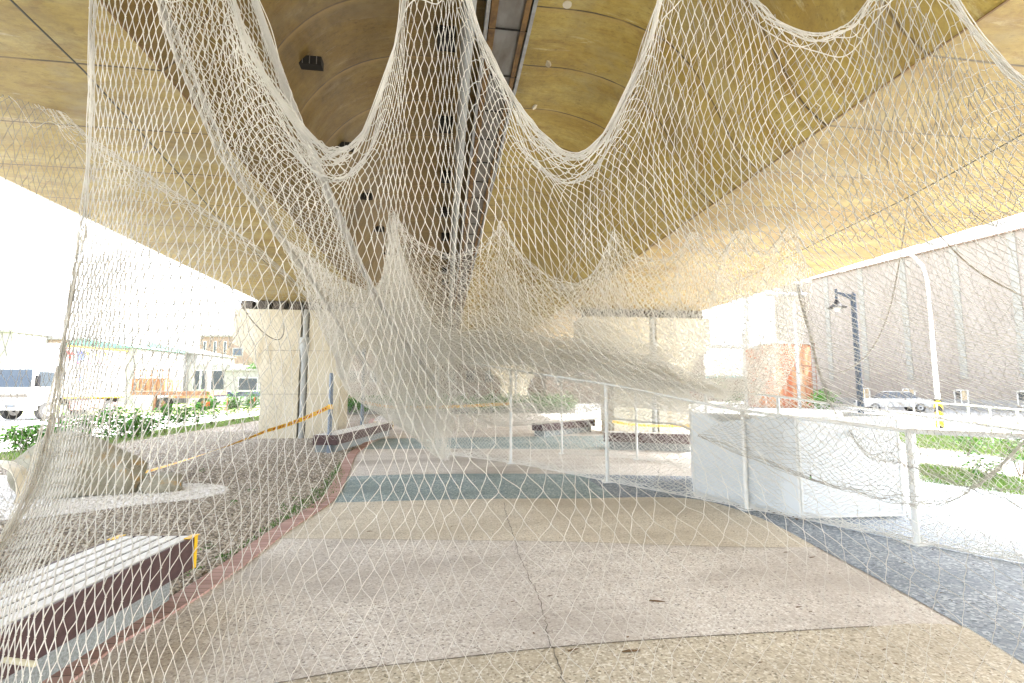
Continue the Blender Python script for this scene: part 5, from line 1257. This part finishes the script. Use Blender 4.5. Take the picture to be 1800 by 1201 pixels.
# F2: broad outer skirt of the bunch, and extra sheets between the bunch and the frame
k0 = [(575, 500, 8.0), (640, 515, 8.4), (690, 500, 8.9), (720, 520, 8.9), (800, 545, 8.8), (881, 540, 8.9), (960, 560, 8.6), (1040, 560, 8.8), (1110, 590, 8.4), (1160, 610, 8.0)]
k1 = [(650, 600, 9.0), (690, 610, 9.2), (720, 610, 9.4), (760, 620, 9.6), (830, 630, 9.8), (900, 635, 9.8), (980, 640, 9.4), (1060, 650, 9.0), (1130, 660, 8.4), (1200, 675, 7.9)]
k2 = [(690, 740, 10.0), (715, 756, 10.2), (740, 770, 10.6), (770, 768, 11.0), (840, 752, 11.3), (920, 742, 11.4), (1010, 728, 11.0), (1090, 715, 10.4), (1170, 722, 9.6), (1235, 735, 9.0)]
K1 = Net('net', [k0, k1, k2], [0, 12, 24, 34, 46, 58, 72, 86, 98, 110], [0, 16, 34], r=0.0044, jit=.26, wave=.2, fold=.03, ff=7, seg=2, seed=71, m='net_far', label='broad hazy net between the dense bunch and the white frame, behind the big diamonds', group=GRP)
k2b = [(x + 8, y + 2, d_ + .4) for x, y, d_ in k2]
K2 = Net('net', [[(x + 10, y + 35, d_ + .2) for x, y, d_ in k0], k1, k2b], [0, 11, 22, 33, 44, 56, 68, 82, 94, 106], [0, 16, 34], r=0.0046, jit=.28, wave=.2, fold=.03, ff=9, seg=2, seed=73, m='net_far', label='rearmost hazy net behind the frame, hiding the far end of the path', group=GRP)
# far end of the path under the bridge: hedge, low wall, distant houses
hb = empty('hedge', (0, 0, 0), label='dark clipped hedge crossing behind the nets at the far end of the path', cat='hedge')
V = []
for i in range(26):
    v_, _ = leaf_cloud(360, .6, .11, 1.3, 500 + i); V.append(v_ + np.array([-9.5 + i * .72, 33 + .4 * math.sin(i), 0]))
V = np.concatenate(V); obj('foliage', quads_np('f', V, np.arange(len(V) * 4).reshape(-1, 4), False), M['leaf'], hb)
B().box((-.5, 33, .35), (19, .35, .7)).done('low_wall', M['plaster'], hb)
b9, w_ = building('row_house', 560, 960, 62, 618, M['plaster_warm'], 'long brownish house row closing the view under the bridge behind the nets', roof=M['gutter'], rh=.5)
for x in range(580, 950, 34): w_(x, x + 16, 652, 672)
b10, w_ = building('row_house', 960, 1240, 58, 622, M['plaster_warm'], 'right-hand brownish house row behind the right pier leg', roof=M['gutter'], rh=.5)
for x in range(975, 1230, 36): w_(x, x + 15, 656, 674)

a0 = [(1150, 20, 2.7), (1180, -40, 2.7), (1240, -60, 2.7), (1320, -10, 2.7), (1430, 66, 2.7), (1530, 10, 2.7), (1570, -50, 2.6), (1640, 40, 2.6), (1720, 130, 2.6), (1810, 150, 2.6), (1920, 120, 2.6)]
a1 = [(1040, 330, 2.9), (1090, 320, 2.9), (1180, 310, 2.9), (1280, 310, 2.9), (1400, 310, 2.9), (1510, 300, 2.9), (1590, 290, 2.8), (1680, 310, 2.8), (1780, 330, 2.7), (1890, 340, 2.7), (2010, 340, 2.6)]
a2 = [(960, 520, 3.2), (1020, 500, 3.2), (1120, 480, 3.2), (1230, 465, 3.2), (1370, 445, 3.1), (1490, 430, 3.1), (1590, 410, 3.0), (1700, 400, 2.9), (1820, 400, 2.8), (1950, 400, 2.8), (2100, 400, 2.7)]
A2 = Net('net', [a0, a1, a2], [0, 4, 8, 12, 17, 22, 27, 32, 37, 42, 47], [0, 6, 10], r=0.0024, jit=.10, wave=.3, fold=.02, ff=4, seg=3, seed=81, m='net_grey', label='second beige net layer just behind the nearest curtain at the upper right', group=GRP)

pts = []
for _ in range(650):
    px, py = rng.uniform(480, 1750), 800 + 400 * rng.random() ** 1.4; g = onZ(px, py)
    if g[0] > 6.2: continue
    v_, _q = leaf_cloud(1, .004, rng.uniform(.004, .015), .01, int(rng.integers(1e6))); v_ = (v_ - v_.mean(1, keepdims=True)) * np.array([1, 1, .25]); pts.append(v_ + np.array([g[0], g[1], .014]))
V = np.concatenate(pts); obj('leaf_crumbs', quads_np('crumbs', V, np.arange(len(V) * 4).reshape(-1, 4), False), M['debris'], None, label='tiny dark crumbs of leaf and bark strewn over the path', cat='litter', kind='stuff')

st3 = [(x - 6, y * .5 + 255, d_ + .25) for x, y, d_ in st]
b3_ = [(x + 4, y + 8, d_ + .2) for x, y, d_ in b1_]
E3 = Net('net', [st3, lerp_rows(st3, b3_, .25, 16), lerp_rows(st3, b3_, .6, 30), b3_], [int(q * .6) for q in us], [0, 6, 17, 32], r=0.0042, jit=.24, wave=.2, fold=.03, ff=8, seg=2, seed=15, m='net_far', label='third small-scalloped far net hugging the back of the first one', group=GRP)
